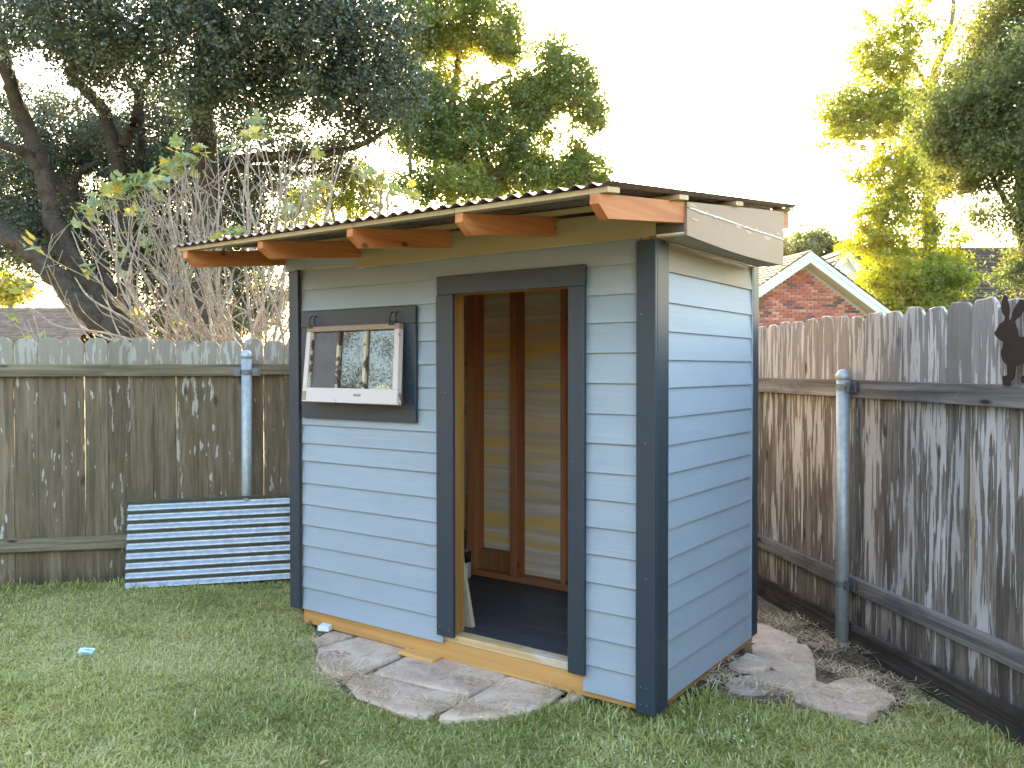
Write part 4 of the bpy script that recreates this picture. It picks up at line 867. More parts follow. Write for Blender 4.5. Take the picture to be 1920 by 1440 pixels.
# tree in front of the sun
tree('shade_tree', 'backlit yellow-green tree with the sun glinting through it, behind the shed', 'tree', [
    ([foot(905, 15), (915, 420, 15), (930, 350, 15), (955, 290, 15), (990, 250, 15), (1030, 200, 15), (1060, 150, 15)], (.15, .04)),
    ([(930, 350, 15), (900, 270, 15.2), (880, 210, 15.2), (900, 170, 15.2), (960, 140, 15)], (.09, .03)),
    ([foot(840, 15.2), (845, 360, 15.2), (842, 280, 15.2), (850, 190, 15.2), (862, 90, 15.2), (870, 10, 15.2)], (.11, .04)),
    ([(842, 300, 15.2), (815, 250, 15), (790, 215, 15), (775, 150, 15)], (.06, .025)),
    ([(815, 320, 14.5), (812, 260, 14.5), (800, 240, 14.3), (770, 290, 14.3)], (.04, .02)),
    ([(1000, 245, 15), (1050, 205, 15), (1090, 195, 15)], (.04, .02)),
    ([(768, 330, 14), (770, 260, 14), (765, 215, 14)], (.035, .015))],
    [(820, 50, 15, 80, 60, 1.5, 40, .55), (900, 30, 15, 55, 60, 1.2, 34, .4), (935, 90, 15, 40, 50, 1, 18, .45), (860, 130, 15, 70, 45, 1.2, 20, .62), (800, 190, 14.4, 50, 50, 1, 26, .25), (770, 170, 14.4, 40, 40, .8, 14, .3), (870, 225, 15, 75, 50, 1.2, 34, .35), (950, 100, 15, 30, 60, .9, 14, .5),
     (985, 165, 15, 45, 25, .9, 14, .35), (915, 105, 15, 50, 20, .9, 14, .65), (1030, 95, 15, 35, 30, .8, 14, .5), (1050, 130, 15, 55, 40, 1, 30, .3), (1090, 180, 15, 40, 40, .9, 24, .3), (1115, 230, 15, 25, 45, .8, 16, .35), (1030, 165, 15, 50, 30, .9, 16, .4), (985, 200, 15, 45, 30, .9, 18, .4), (950, 250, 15, 60, 40, 1, 24, .3), (860, 275, 14.5, 70, 40, 1, 34, .2), (800, 235, 14.2, 50, 30, .8, 20, .2),
     (1000, 290, 15, 40, 25, .8, 18, .45), (1085, 325, 15, 60, 28, .9, 34, .35), (980, 345, 15, 110, 28, 1, 36, .35), (960, 300, 15, 30, 30, .7, 12, .35), (780, 350, 14, 45, 40, .8, 24, .3), (850, 350, 14, 60, 30, .8, 26, .4), (1120, 350, 15, 40, 16, .7, 12, .4), (1090, 275, 15, 25, 14, .7, 6, .5), (1020, 235, 15, 20, 20, .6, 5, .5), (910, 330, 14.8, 40, 40, .8, 16, .7), (830, 110, 15.5, 110, 110, 1.2, 36, .7), (880, 330, 15.6, 110, 50, 1, 30, .72), (900, 60, 15.2, 60, 70, 1, 26, .45), (770, 70, 15.2, 70, 80, 1.2, 46, .5), (850, 230, 15.4, 110, 80, 1.2, 50, .55), (1000, 215, 15.2, 70, 40, 1, 26, .5), (940, 200, 15.4, 80, 60, 1, 34, .6), (1060, 180, 15.2, 60, 60, 1, 26, .45), (760, 260, 14.6, 50, 60, 1, 24, .4), (1030, 340, 15, 90, 20, .8, 30, .5), (1065, 300, 15.2, 50, 16, .6, 14, .5), (1020, 265, 15.3, 16, 30, .5, 8, .5), (1068, 270, 15.2, 10, 24, .4, 5, .5), (800, 20, 15, 60, 40, 1, 22, .5), (960, 70, 15, 30, 50, .9, 12, .45), (815, 90, 15.3, 40, 50, .9, 18, .55)],
    M_BARK2, M_T3, .062, .34, 135, gaps=[(1050, 240, 27), (1044, 286, 26), (905, 130, 30), (940, 135, 20), (1085, 245, 18), (810, 120, 18), (1004, 268, 16), (760, 300, 18)], aspect=.6)
# autumn tree on the right, above its own round lower growth
tree('autumn_tree', 'slender yellow-orange backlit tree between the brick house and dark roof', 'tree', [
    ([foot(1742, 23), (1744, 520, 23), (1745, 440, 23), (1742, 380, 23), (1752, 300, 23), (1745, 230, 23), (1748, 150, 23), (1770, 90, 23), (1785, 40, 23), (1790, -30, 23)], (.22, .05)),
    ([(1742, 260, 23), (1715, 225, 23), (1680, 200, 23), (1630, 190, 23)], (.08, .03)), ([(1745, 170, 23), (1725, 140, 23), (1710, 120, 23), (1660, 100, 23)], (.07, .03)),
    ([(1720, 230, 23), (1660, 225, 23), (1600, 235, 23), (1560, 260, 23)], (.05, .02)), ([(1745, 400, 23), (1700, 395, 23), (1650, 380, 23)], (.06, .02)), ([(1760, 120, 23), (1790, 60, 23), (1810, 10, 23)], (.05, .02))],
    [(1700, 20, 23, 50, 40, 1.2, 16, .5), (1660, 60, 23, 60, 40, 1.2, 24, .35), (1720, 90, 23, 50, 50, 1.2, 20, .4), (1640, 120, 23, 50, 30, 1.2, 20, .48), (1690, 145, 23, 60, 30, 1.2, 20, .5), (1590, 185, 23, 50, 25, 1.1, 22, .3), (1650, 200, 23, 60, 30, 1.2, 26, .35), (1570, 215, 23, 40, 25, 1, 14, .5), (1620, 240, 23, 60, 20, 1, 18, .55), (1710, 210, 23, 60, 40, 1.2, 20, .48), (1545, 262, 23, 22, 16, .8, 5, .5),
     (1690, 290, 23, 50, 40, 1.2, 26, .55), (1640, 330, 23, 40, 40, 1.1, 20, .48), (1720, 340, 23, 70, 50, 1.3, 40, .55), (1650, 395, 23, 45, 25, 1.1, 22, .45), (1600, 310, 23, 20, 30, .8, 5, .4), (1700, 400, 23, 70, 30, 1.2, 24, .5), (1770, 300, 23, 50, 60, 1.2, 30, .35), (1640, 450, 23, 50, 25, 1, 22, .6), (1700, 470, 23, 80, 30, 1.2, 40, .48), (1605, 465, 22.5, 22, 8, .6, 4, .5), (1770, 430, 23, 60, 30, 1.1, 18, .45),
     (1670, 520, 22.6, 50, 35, 1.2, 56, .45), (1732, 540, 22.6, 66, 45, 1.4, 90, .25), (1775, 520, 22.6, 26, 30, 1.1, 24, .35), (1700, 575, 22.6, 60, 30, 1.2, 40, .3), (1775, 490, 23, 30, 16, .8, 14, .55), (1620, 215, 23, 90, 50, 1.2, 34, .5), (1660, 110, 23, 70, 60, 1.2, 26, .5), (1690, 200, 23, 60, 60, 1.2, 24, .55), (1590, 260, 23, 60, 20, 1, 12, .48), (1680, 350, 23, 70, 60, 1.2, 36, .48), (1730, 250, 23, 60, 60, 1.2, 30, .55), (1650, 440, 23, 60, 40, 1.2, 26, .5)],
    M_BARK2, M_T4, .085, .36, 100, aspect=.65)
tree('elm_tree', 'dense dark green tree filling the upper right corner', 'tree', [
    ([foot(1935, 15), (1925, 450, 15), (1920, 340, 15), (1925, 200, 15), (1940, 60, 15)], (.20, .09)),
    ([(1925, 440, 15), (1900, 400, 15), (1878, 365, 15), (1860, 330, 15), (1845, 280, 15)], (.07, .03)), ([(1922, 330, 15), (1880, 250, 15), (1820, 200, 15)], (.07, .03)), ([(1930, 150, 15), (1880, 90, 15), (1860, 50, 15)], (.06, .02))],
    [(1870, 190, 14.2, 95, 85, 1.6, 110, .25), (1930, 90, 14.4, 70, 80, 1.6, 50, .3), (1850, 110, 15, 65, 45, 1.2, 34, .6), (1890, 40, 15, 55, 50, 1.2, 34, .65), (1800, 215, 14.8, 60, 60, 1.2, 40, .35), (1880, 290, 14.6, 80, 50, 1.3, 60, .3), (1790, 290, 15, 50, 45, 1, 24, .5), (1880, 340, 14.8, 50, 30, 1, 16, .35), (1820, 340, 15, 40, 30, 1, 12, .5), (1910, 385, 14.8, 25, 25, .8, 10, .25), (1860, 405, 15, 50, 14, .8, 9, .4), (1905, 435, 15, 20, 16, .7, 5, .55), (1990, 200, 15, 80, 200, 1.5, 60, .3), (1770, 240, 14.8, 50, 60, 1, 30, .4), (1820, 270, 14.6, 60, 60, 1, 40, .3), (1800, 150, 15, 50, 50, 1, 24, .5), (1900, 10, 14.8, 60, 50, 1.2, 30, .5)],
    M_BARK, M_T5, .058, .38, 170, aspect=.6)
# small backlit bush at the frame edge, far trees
tree('shrub', 'feathery backlit shrub above the rabbit at the right edge', 'shrub', [([foot(1925, 9), (1920, 620, 9), (1918, 540, 9)], (.05, .02)), ([(1920, 600, 9), (1905, 540, 9), (1895, 500, 9)], (.02, .01))],
    [(1912, 520, 9, 22, 40, .4, 22, .35), (1915, 480, 9, 16, 16, .3, 8, .6), (1945, 520, 9, 30, 60, .4, 26, .3), (1870, 570, 9, 12, 8, .2, 2, .3)], M_BARK2, M_T5, .05, .16, 70, aspect=.3)
tree('far_tree', 'hazy rounded far tree behind the brick house roof', 'tree', [([foot(1525, 45), (1525, 600, 45), (1525, 500, 45)], (.3, .1))],
    [(1500, 470, 45, 40, 28, 2, 40, .3), (1555, 478, 45, 45, 28, 2, 46, .25), (1530, 455, 45, 30, 16, 2, 20, .35), (1440, 470, 44, 40, 25, 2, 30, .7), (1595, 510, 45, 30, 30, 2, 24, .25)], M_BARK2, M_T5, .22, .8, 60, aspect=.6)
tree('far_tree', 'pale golden far tree above the left roof ridge', 'tree', [([foot(20, 55), (20, 600, 55), (20, 550, 55)], (.3, .1))], [(15, 545, 55, 30, 28, 2, 50, .6), (-40, 540, 55, 50, 45, 2, 40, .6)], M_BARK2, M_T4, .26, .8, 60, aspect=.6)
tree('crape_myrtle', 'golden backlit shrub glowing behind the fig and above the roof edge', 'shrub', [([foot(660, 13), (655, 430, 13), (640, 330, 13)], (.05, .015)), ([foot(668, 13), (680, 430, 13), (690, 330, 13)], (.04, .015)), ([foot(652, 13), (630, 440, 13), (600, 370, 13)], (.04, .015)), ([foot(675, 13), (710, 420, 13), (722, 310, 13)], (.04, .012))],
    [(650, 370, 13, 80, 45, .8, 60, .42), (590, 400, 13, 70, 40, .8, 34, .40), (690, 350, 13, 40, 45, .6, 20, .62), (670, 420, 13, 90, 30, .8, 30, .5)], M_BARK2, M_T4, .055, .22, 60, aspect=.5)

# fig shrub behind the left fence: bare grey stems with a few large leaves
fig = thing('fig_shrub', (*at(470, 692, 7.6)[:2], 0), 'leggy fig shrub with bare grey stems and a few big leaves behind the fence', 'shrub')
tb = Tubes(); tips = []
def env(px_): return np.interp(px_, [30, 60, 110, 200, 290, 340, 400, 450, 500, 560, 600, 660, 720, 760], [600, 440, 420, 355, 325, 270, 265, 225, 228, 250, 250, 285, 330, 350])
bases = [(478, 8.0), (500, 7.7), (455, 7.8), (300, 7.6), (420, 7.7), (530, 7.9), (380, 7.9)]
def twigs(w_, rr, lvl):
    for q in range(RNG.integers(3, 6) if lvl == 0 else RNG.integers(1, 3)):
        i_ = RNG.integers(len(w_) // 4, len(w_) - 1); s_ = w_[i_]; dirn = w_[min(i_ + 1, len(w_) - 1)] - w_[i_ - 1]; dirn /= np.linalg.norm(dirn) + 1e-9
        L = RNG.uniform(.22, .7) * (1 if lvl == 0 else .6); dd = dirn + RNG.normal(0, .55, 3); dd[2] = dd[2] * .6 + .35; dd /= np.linalg.norm(dd)
        e2 = s_ + dd * L + np.array([0, 0, .16 * L]); pr = project(e2[None])[0]
        if pr[1] < env(np.clip(pr[0], 30, 760)) - 6: continue
        w2 = smooth_path([s_, s_ + dd * L * .35 + RNG.normal(0, .02, 3), s_ + dd * L * .7 + np.array([0, 0, .05 * L]) + RNG.normal(0, .025, 3), e2], 3)
        r2 = np.linspace(rr[i_] * .72, .0034, len(w2)); tb.add(w2, r2 * RNG.uniform(.88, 1.18, len(w2)), 5); tips.append(e2)
        if lvl < 1: twigs(w2, r2, lvl + 1)
for k in range(68):
    bx, bd = bases[RNG.choice(len(bases), p=[.26, .18, .18, .14, .10, .08, .06])]
    tx = bx + RNG.normal(0, 150) if bx > 350 else bx + RNG.normal(-80, 110); tx = float(np.clip(tx, 45, 735))
    ty = env(tx) + abs(RNG.normal(0, 80)); ty = min(ty, 560); d2 = bd + RNG.uniform(-.7, .5)
    b = foot(bx + RNG.normal(0, 12), bd + RNG.normal(0, .12)); b[2] = 1.0 + RNG.uniform(-.2, .25)
    e = at(tx, ty, d2); hx = (e - b) * np.array([1, 1, 0])
    m1 = b + (e - b) * .30 + hx * .16 + RNG.normal(0, .07, 3); m2 = b + (e - b) * .55 + hx * .14 + RNG.normal(0, .08, 3); m3 = b + (e - b) * .8 + hx * .09 + RNG.normal(0, .07, 3)
    w_ = smooth_path([b, m1, m2, m3, e], 6); r0 = RNG.uniform(.009, .019); rr = np.linspace(r0, .0045, len(w_)); tb.add(w_, rr * RNG.uniform(.88, 1.18, len(w_)), 6); tips.append(e)
    twigs(w_, rr, 0)
for bx, bd in bases:
    b = foot(bx, bd); tb.add(smooth_path([b, b + np.array([RNG.normal(0, .05), 0, .6]), b + np.array([RNG.normal(0, .06), 0, 1.3])], 5), np.linspace(.055, .03, 11), 8)
for (pts) in ([(310, 655, 7.3), (200, 625, 7.2), (110, 612, 7.1), (60, 578, 7.1)], [(330, 650, 7.3), (220, 640, 7.2), (150, 610, 7.2), (118, 570, 7.2)], [(320, 652, 7.4), (240, 600, 7.3), (170, 560, 7.2), (140, 520, 7.2)]):
    w_ = smooth_path([at(*p) for p in pts], 7); tb.add(w_, np.linspace(.014, .005, len(w_)), 6); tips.append(w_[-1]); tips.append(w_[-5])
link('branches', tb.mesh('branches', M_TWIG), fig, (0, 0, 0))
def fig_leaf_mesh(seed, mat):
    rg = np.random.default_rng(seed); L = [(0, 0), (.16, .03), (.36, -.02), (.30, .14), (.52, .24), (.38, .34), (.46, .62), (.24, .52), (.16, .74), (0, 1.0)]
    o = L + [(-a, b) for a, b in L[-2:0:-1]]; o = np.array(o) + rg.normal(0, .02, (len(o), 2)); n = len(o); v = [(0, .35, 0)]
    for a, b in o: v.append((a, b, .16 * abs(a) - .22 * max(0, b - .4) ** 2 + rg.normal(0, .02)))
    f = [(0, 1 + k, 1 + (k + 1) % n) for k in range(n)]; me = pydata('leaf', v, f, mat); a = me.attributes.new('tint', 'FLOAT', 'POINT'); a.data.foreach_set('value', np.full(n + 1, 0.0, np.float32)); return me
def figleaf_mat(name, a, b):
    m = Mat(name); m.n.remove(m.b); n = m.noise((1, 1, 1), 3, 3); c = m.mix(n, a, b)
    d = m.node('ShaderNodeBsdfDiffuse'); t = m.node('ShaderNodeBsdfTranslucent'); g = m.node('ShaderNodeBsdfGlossy'); g.inputs['Roughness'].default_value = .4
    m.lk(c, d.inputs[0]); m.lk(c, t.inputs[0]); x_ = m.node('ShaderNodeMixShader'); x_.inputs[0].default_value = .45; m.lk(d.outputs[0], x_.inputs[1]); m.lk(t.outputs[0], x_.inputs[2])
    y_ = m.node('ShaderNodeMixShader'); y_.inputs[0].default_value = .07; m.lk(x_.outputs[0], y_.inputs[1]); m.lk(g.outputs[0], y_.inputs[2]); m.lk(y_.outputs[0], m.n['Material Output'].inputs[0]); return m.m
FM = [figleaf_mat('fig_leaf_green', (.11, .17, .05), (.17, .24, .08)), figleaf_mat('fig_leaf_olive', (.20, .24, .06), (.30, .31, .10)), figleaf_mat('fig_leaf_yellow', (.40, .33, .04), (.50, .38, .05)), figleaf_mat('fig_leaf_dull', (.14, .22, .13), (.21, .29, .19))]
LM = [[fig_leaf_mesh(10 * a + b, FM[a]) for b in range(3)] for a in range(4)]
tips = np.array(tips); pt = project(tips)
wt = np.where(pt[:, 1] < env(np.clip(pt[:, 0], 30, 760)) + 45, 1.0, .12) * np.where(pt[:, 0] < 330, 1.6, 1.0) * np.where(pt[:, 0] < 60, 3, 1)
for q in RNG.choice(len(tips), 84, replace=False, p=wt / wt.sum()):
    for k in range(RNG.integers(2, 6)):
        size = RNG.uniform(.075, .145); mm = LM[RNG.choice(4, p=[.36, .33, .11, .20])][RNG.integers(3)]
        o = link('leaf', mm, fig, tuple(tips[q] + RNG.normal(0, .035, 3))); o.scale = (size,) * 3
        o.rotation_euler = (R(RNG.uniform(-35, 75)), R(RNG.uniform(-40, 40)), RNG.uniform(0, 6.28))

# ------------------------------------------------------------------ houses
def shingle_roof(name, P00, Pu, Pv, n, m_tabs, mat, parent, label=None):
    """stepped courses from eave (P00) along Pu, up along Pv; every course a row of overlapping tabs"""
    P00, Pu, Pv = (np.asarray(p, float) for p in (P00, Pu, Pv)); N_ = np.cross(Pu, Pv); N_ /= np.linalg.norm(N_); N_ = N_ if N_[2] > 0 else -N_
    v, f, tn = [], [], []; th = np.linalg.norm(Pv) / n * .16
    for k in range(n):
        off = RNG.random() / m_tabs
        for t_ in range(-1, m_tabs + 1):
            a, b = np.clip([(t_ + .03) / m_tabs + off, (t_ + 1) / m_tabs + off], 0, 1)
            if b - a < 1e-4: continue
            lo, hi = k / n - RNG.uniform(0, .0018), min(1, (k + 1.35) / n); q = len(v); tv = RNG.random()
            v += [P00 + Pu * a + Pv * lo + N_ * th, P00 + Pu * b + Pv * lo + N_ * th, P00 + Pu * b + Pv * hi, P00 + Pu * a + Pv * hi, P00 + Pu * a + Pv * lo, P00 + Pu * b + Pv * lo]
            f += [(q, q + 1, q + 2, q + 3), (q + 4, q + 5, q + 1, q)]; tn += [tv] * 6
    me = pydata(name, v, f, mat); a_ = me.attributes.new('tint', 'FLOAT', 'POINT'); a_.data.foreach_set('value', np.array(tn, np.float32))
    return link(name, me, parent, (0, 0, 0), kind='stuff', label=label)
def shingle_mat(name, a, b):
    m = Mat(name, .95, spec=.1); at_ = m.node('ShaderNodeAttribute', attribute_name='tint'); n = m.noise((1, 1, 1), 3, 5)
    c = m.mix(at_.outputs['Fac'], a, b); m.color(m.mix(m.ramp(n, [(.35, 0.0), (.7, .5)]), c, tuple(x_ * .6 for x_ in a))); return m.m
M_SHB, M_SHT, M_SHD = shingle_mat('grey_brown_shingle', (.11, .078, .062), (.18, .135, .11)), shingle_mat('tan_shingle', (.26, .17, .09), (.38, .26, .15)), shingle_mat('dark_brown_shingle', (.05, .038, .028), (.085, .066, .05))
M_PALEBLUE = plain('pale_blue_trim', (.55, .66, .66), .6, k=3, bump=0); M_WHITESIDE = plain('white_blue_siding', (.55, .61, .68), .6, k=3, bump=0); M_MORTAR = plain('mortar', (.42, .38, .36), .9)
hz_r = np.array([_r[0], _r[1], 0]); hz_f = np.array([_f[0], _f[1], 0]) / np.linalg.norm(_f[:2])
# left house: long low roof
A = at(-260, 577, 44); B = at(420, 577, 44); E0 = at(-260, 692, 38); E0[2] = 2.45
h1 = thing('neighbour_house', (*at(60, 692, 41)[:2], 0), 'long low house with grey-brown shingle roof behind the left fence', 'house')
Pu = hz_r * 13.4
E0 = np.array([A[0], A[1], 2.2]) - hz_f * 5.5
shingle_roof('roof', E0, Pu, A - E0, 30, 44, M_SHB, h1, 'grey-brown shingle roof slope')
q = np.array([A[0], A[1], 0]) - hz_f * 4.9
def quadbox(name, P, U, Vd, h, mat, parent, z0=0, **kw):
    v = [P, P + U, P + U + Vd, P + Vd]; v = [np.array([*p[:2], z0]) for p in v] + [np.array([*p[:2], z0 + h]) for p in v]
    return link(name, pydata(name, v, [(0, 1, 2, 3), (4, 5, 6, 7), (0, 1, 5, 4), (1, 2, 6, 5), (2, 3, 7, 6), (3, 0, 4, 7)], mat), parent, (0, 0, 0), **kw)
quadbox('wall', q, Pu, hz_f * 9.8, 2.3, plain('brown_house_wall', (.16, .12, .10), .9), h1)
back = np.array([A[0], A[1], 2.2]) + hz_f * 5.5
shingle_roof('roof', back + Pu, -Pu, A - back, 20, 30, M_SHB, h1, 'far roof slope')
# small dark building showing between the fig stems
h1b = thing('garden_building', (*at(350, 692, 30)[:2], 0), 'dark navy outbuilding with brown roof edge seen through the fig stems', 'outbuilding')
p0 = at(296, 692, 30); U = hz_r * (104 / FPX * 30)
quadbox('wall', p0, U, hz_f * 3, 1.52 + (692 - 592) / FPX * 30, plain('navy_wall', (.035, .045, .065), .8), h1b)
rp = p0 - hz_f * .3 - hz_r * .15; zr_ = 1.52 + (692 - 594) / FPX * 30 + .01
quadbox('roof', rp, U + hz_r * .3, hz_f * 3.4, .28, plain('brown_roof_edge', (.10, .07, .055), .9), h1b, zr_)
# brick gable house on the right
br = thing('brick_house', (*at(1520, 692, 20)[:2], 0), 'red brick gable house with pale blue rake trim beyond the right fence', 'house')
ub = hz_r * math.cos(R(13)) + hz_f * math.sin(R(13)); rb = -hz_r * math.sin(R(13)) + hz_f * math.cos(R(13))    # along the gable, back along the ridge
AP = at(1505, 473, 20); SL = .64; HW = 5.2
def gp(u_, z_, w_=0.0): return np.array([AP[0], AP[1], 0]) + ub * u_ + rb * w_ + UP * z_
apz = AP[2] - .06
# wall core (mortar face) set just behind the brick faces
wv = [gp(-HW, 0, .02), gp(HW, 0, .02), gp(HW, apz - HW * SL - .2, .02), gp(0, apz - .2, .02), gp(-HW, apz - HW * SL - .2, .02)]; wv += [p + rb * .2 for p in wv]
link('wall', pydata('wall', wv, [(0, 1, 2, 3, 4), (9, 8, 7, 6, 5)] + [(k, (k + 1) % 5, 5 + (k + 1) % 5, 5 + k) for k in range(5)], M_MORTAR), br, (0, 0, 0), label='mortared gable wall')
BM_ = [plain('brick_red', (.34, .115, .085), .9, k=20, var=.2), plain('brick_rose', (.42, .175, .135), .9, k=20, var=.2), plain('brick_brown', (.24, .10, .085), .9, k=20, var=.2), plain('brick_dark', (.12, .075, .085), .9, k=20, var=.2), plain('brick_pale', (.46, .25, .20), .9, k=20, var=.2)]
def brick_mesh(m): bm = bmesh.new(); bm_box(bm, (-.098, -.02, -.0285), (.098, .02, .0285), .003); return bm_mesh('brick', bm, m)
BMS = [brick_mesh(m) for m in BM_]; BH, BMS_H = [brick_mesh(m) for m in BM_], .0675
ang = math.atan2(ub[1], ub[0]); cand = []
zrow = 2.3; row = 0
while zrow < apz - .25:
    lim = (apz - .24 - zrow - .03) / SL; u_ = -3.6 + (row % 2) * .103
    while u_ < 3.4:
        if abs(u_) + .1 < lim: cand.append((u_, zrow))
        u_ += .206
    zrow += BMS_H; row += 1
pr = [project(gp(u_, z_)[None])[0] for u_, z_ in cand]
vis = sorted(range(len(cand)), key=lambda k: 0 if (1418 < pr[k][0] < 1712 and pr[k][1] < 622) else 1 + abs(pr[k][0] - 1500))
rest = bmesh.new()
for c_, k in enumerate(vis):
    u_, z_ = cand[k]; w_ = [.34, .26, .18, .12, .10]; t_ = RNG.choice(5, p=w_)
    if c_ < 300:
        link('brick', BMS[t_], br, tuple(gp(u_, z_, RNG.uniform(-.003, .004))), (0, 0, ang))
    else:
        bmesh.ops.create_cube(rest, size=1, matrix=Matrix.Translation(Vector(gp(u_, z_, 0))) @ Matrix.Rotation(ang, 4, 'Z') @ Matrix.Diagonal((.196, .04, .057, 1)))
link('brick', bm_mesh('brick', rest, BM_[0]), br, (0, 0, 0), kind='stuff', label='bricks beyond the ones in view')
for sg in (-1, 1):
    for (w0, w1, t0, t1, nm, mt) in ((-.34, -.31, -.02, -.24, 'rake_board', M_PALEBLUE), (-.36, -.335, .015, -.09, 'rake_trim', M_PALEBLUE), (-.335, .02, -.235, -.25, 'rake_soffit', plain('cream_soffit', (.50, .44, .32), .7, k=3, bump=0))):
        v = []
        for w_ in (w0, w1):
            for (u_, t_) in ((0, t0), (HW + .4, t0), (HW + .4, t1), (0, t1)): v.append(gp(sg * u_, apz + .02 + t_ - u_ * SL, w_))
        link(nm, pydata(nm, v, [(0, 1, 2, 3), (7, 6, 5, 4), (0, 4, 5, 1), (1, 5, 6, 2), (2, 6, 7, 3), (3, 7, 4, 0)], mt), br, (0, 0, 0))
ev = gp(-HW - .4, apz + .06 - (HW + .4) * SL, -.36); shingle_roof('roof', ev, rb * 11, ub * (HW + .4) + UP * (HW + .4) * SL, 40, 50, M_SHT, br, 'tan shingle slope')
ev = gp(HW + .4, apz + .06 - (HW + .4) * SL, 10.64); shingle_roof('roof', ev, -rb * 11, -ub * (HW + .4) + UP * (HW + .4) * SL, 30, 30, M_SHT, br)
# dark-roofed house further right
h2 = thing('neighbour_house', (*at(1800, 692, 31)[:2], 0), 'house with wide dark brown shingle roof and small white-sided gable on the right', 'house')
rl = at(1590, 463, 33); rr_ = at(2250, 463, 33); U2 = rr_ - rl; ev = rl - hz_f * 4.6; ev[2] = 2.5
shingle_roof('roof', ev, U2, rl - ev, 24, 60, M_SHD, h2, 'dark brown shingle slope')
bk = rl + hz_f * 4.6; bk[2] = 2.5; shingle_roof('roof', bk + U2, -U2, rl - bk, 12, 20, M_SHD, h2)
w0 = rl - hz_f * 4.0; quadbox('wall', w0, U2, hz_f * 8, 2.5, M_WHITESIDE, h2)
ga = at(1586, 468, 28); gs = 1.42
def g2(u_, z_, w_=0.0): return np.array([ga[0], ga[1], 0]) + hz_r * u_ + hz_f * w_ + UP * z_
gz_ = ga[2]
for k in range(12):                                   # lap boards of the little gable
    z1 = gz_ - .32 - k * .2; z0 = z1 - .2; a1, a0 = max(.02, (gz_ - .2 - z1) / gs), (gz_ - .2 - z0) / gs
    link('siding_board', pydata('siding_board', [g2(-a0, z0, -.02), g2(a0, z0, -.02), g2(a1, z1, 0), g2(-a1, z1, 0), g2(-a0, z0, .02), g2(a0, z0, .02)], [(0, 1, 2, 3), (4, 5, 1, 0)], M_WHITESIDE), h2, (0, 0, 0))
for sg in (-1, 1):
    v = []
    for w_ in (-.16, -.1):
        for (u_, t_) in ((0, .04), (2.2, .04), (2.2, -.28), (0, -.28)): v.append(g2(sg * u_, gz_ + t_ - u_ * gs, w_))
    link('rake_board', pydata('rake_board', v, [(0, 1, 2, 3), (7, 6, 5, 4), (0, 4, 5, 1), (1, 5, 6, 2), (2, 6, 7, 3), (3, 7, 4, 0)], M_PALEBLUE), h2, (0, 0, 0))
    ev = g2(sg * 2.2, gz_ + .06 - 2.2 * gs, -.16); shingle_roof('roof', ev, hz_f * 4.6, hz_r * (-sg * 2.2) + UP * 2.2 * gs, 14, 16, M_SHD, h2, 'small gable roof slope')

# ------------------------------------------------------------------ what stands behind the camera (seen mirrored in the window panes)
def behind(x, y, z): return np.array([x, y, z], float)
hb = thing('neighbour_house', (-11.4, -9.9, 0), 'brick house with white gable trim standing across the yard behind the viewer', 'house')
gb = lambda u_, z_, w_=0.0: np.array([-11.4, -9.9, -.5]) + np.array([.72, -.69, 0]) * u_ + np.array([-.69, -.72, 0]) * w_ + UP * z_
v = [gb(-3, 0), gb(3, 0), gb(3, 2.3), gb(0, 4.5), gb(-3, 2.3)]; v += [p + np.array([-.69, -.72, 0]) * 8 for p in v]
link('wall', pydata('wall', v, [(0, 1, 2, 3, 4), (9, 8, 7, 6, 5)] + [(k, (k + 1) % 5, 5 + (k + 1) % 5, 5 + k) for k in range(5)], plain('orange_brick_wall', (.40, .16, .09), .9)), hb, (0, 0, 0))
for sg in (-1, 1):
    v = [gb(sg * a, zz_, w_) for w_ in (-.25, -.2) for a, zz_ in ((0, 4.62), (3.3, 2.2), (3.3, 1.98), (0, 4.4))]
    link('rake_board', pydata('rake_board', v, [(0, 1, 2, 3), (7, 6, 5, 4), (0, 4, 5, 1), (1, 5, 6, 2), (2, 6, 7, 3), (3, 7, 4, 0)], M_PALEBLUE), hb, (0, 0, 0))
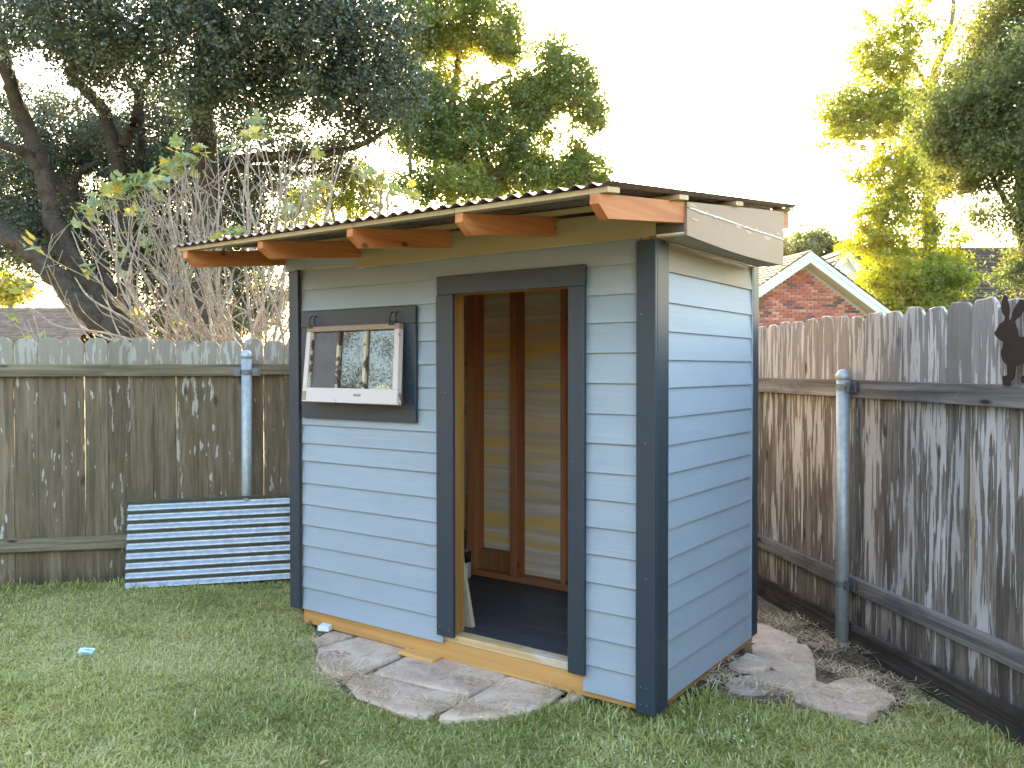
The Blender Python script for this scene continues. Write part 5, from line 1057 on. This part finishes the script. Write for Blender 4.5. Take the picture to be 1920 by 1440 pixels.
def back_tree(x, y, h, n, label):
    C_ = np.array([x, y, h * .6]) + RNG.normal(0, 1, (n, 3)) * np.array([1.5, 1.5, h * .17]); idx = np.repeat(np.arange(n), 170)
    P_ = C_[idx] + RNG.normal(0, .24, (len(idx), 3)); root = thing('shade_tree', (x, y, 0), label, 'tree'); t_ = Tubes(); t_.add(smooth_path([(x, y, 0), (x + .1, y, h * .35), (x, y + .1, h * .7)], 5), np.linspace(.18, .05, 11), 8)
    link('trunk', t_.mesh('trunk', M_BARK), root, (0, 0, 0)); link('crown', leaf_mesh(P_, RNG.uniform(.06, .10, len(idx)), np.clip(RNG.normal(.4, .2, len(idx)), 0, 1), M_T5, 'crown'), root, (0, 0, 0))
back_tree(-25.5, -15.5, 10.5, 240, 'tall tree behind the viewer, mirrored in the left window pane')
back_tree(-22.0, -17.6, 8.6, 240, 'rounded tree far behind the viewer beside the orange brick house')
back_tree(-17.8, -20.4, 7.6, 200, 'small tree far behind the viewer right of the orange brick house')
hp = thing('dwelling', (3.5, -10.5, 0), 'long brown brick dwelling behind the viewer, mirrored in the metal sheet', 'house')
quadbox('wall', np.array([-4.5, -10.0, 0]), np.array([15.0, -1.0, 0]), np.array([-.4, -6.0, 0]), 2.7, plain('brown_brick_wall', (.17, .10, .075), .9), hp)
e0 = np.array([-5.0, -9.4, 2.55]); shingle_roof('roof', e0, np.array([16.0, -1.07, 0]), np.array([-.2, -3.6, 2.3]), 20, 40, M_SHD, hp)
back_tree(-1.5, -17.0, 10.0, 160, 'tall tree standing beyond the brown brick dwelling')
back_tree(7.0, -18.0, 11.0, 160, 'second tall tree beyond the dwelling, to its right')
# ------------------------------------------------------------------ thin haze added in place of the lens glare around the sun
hm = bpy.data.materials.new('glare_haze'); hm.use_nodes = True; hn = hm.node_tree; hn.nodes.remove(hn.nodes['Principled BSDF'])
pv = hn.nodes.new('ShaderNodeVolumePrincipled'); pv.inputs['Density'].default_value = .00005; pv.inputs['Anisotropy'].default_value = .8; pv.inputs['Color'].default_value = (.95, .95, .95, 1)
hn.links.new(pv.outputs[0], hn.nodes['Material Output'].inputs['Volume'])
bm = bmesh.new(); bm_box(bm, (-470, -470, -1.3), (470, 470, 17)); link('haze', bm_mesh('haze', bm, hm), None, (0, 0, 0), kind='stuff', label='thin added haze standing in for glare around the sun', cat='haze')
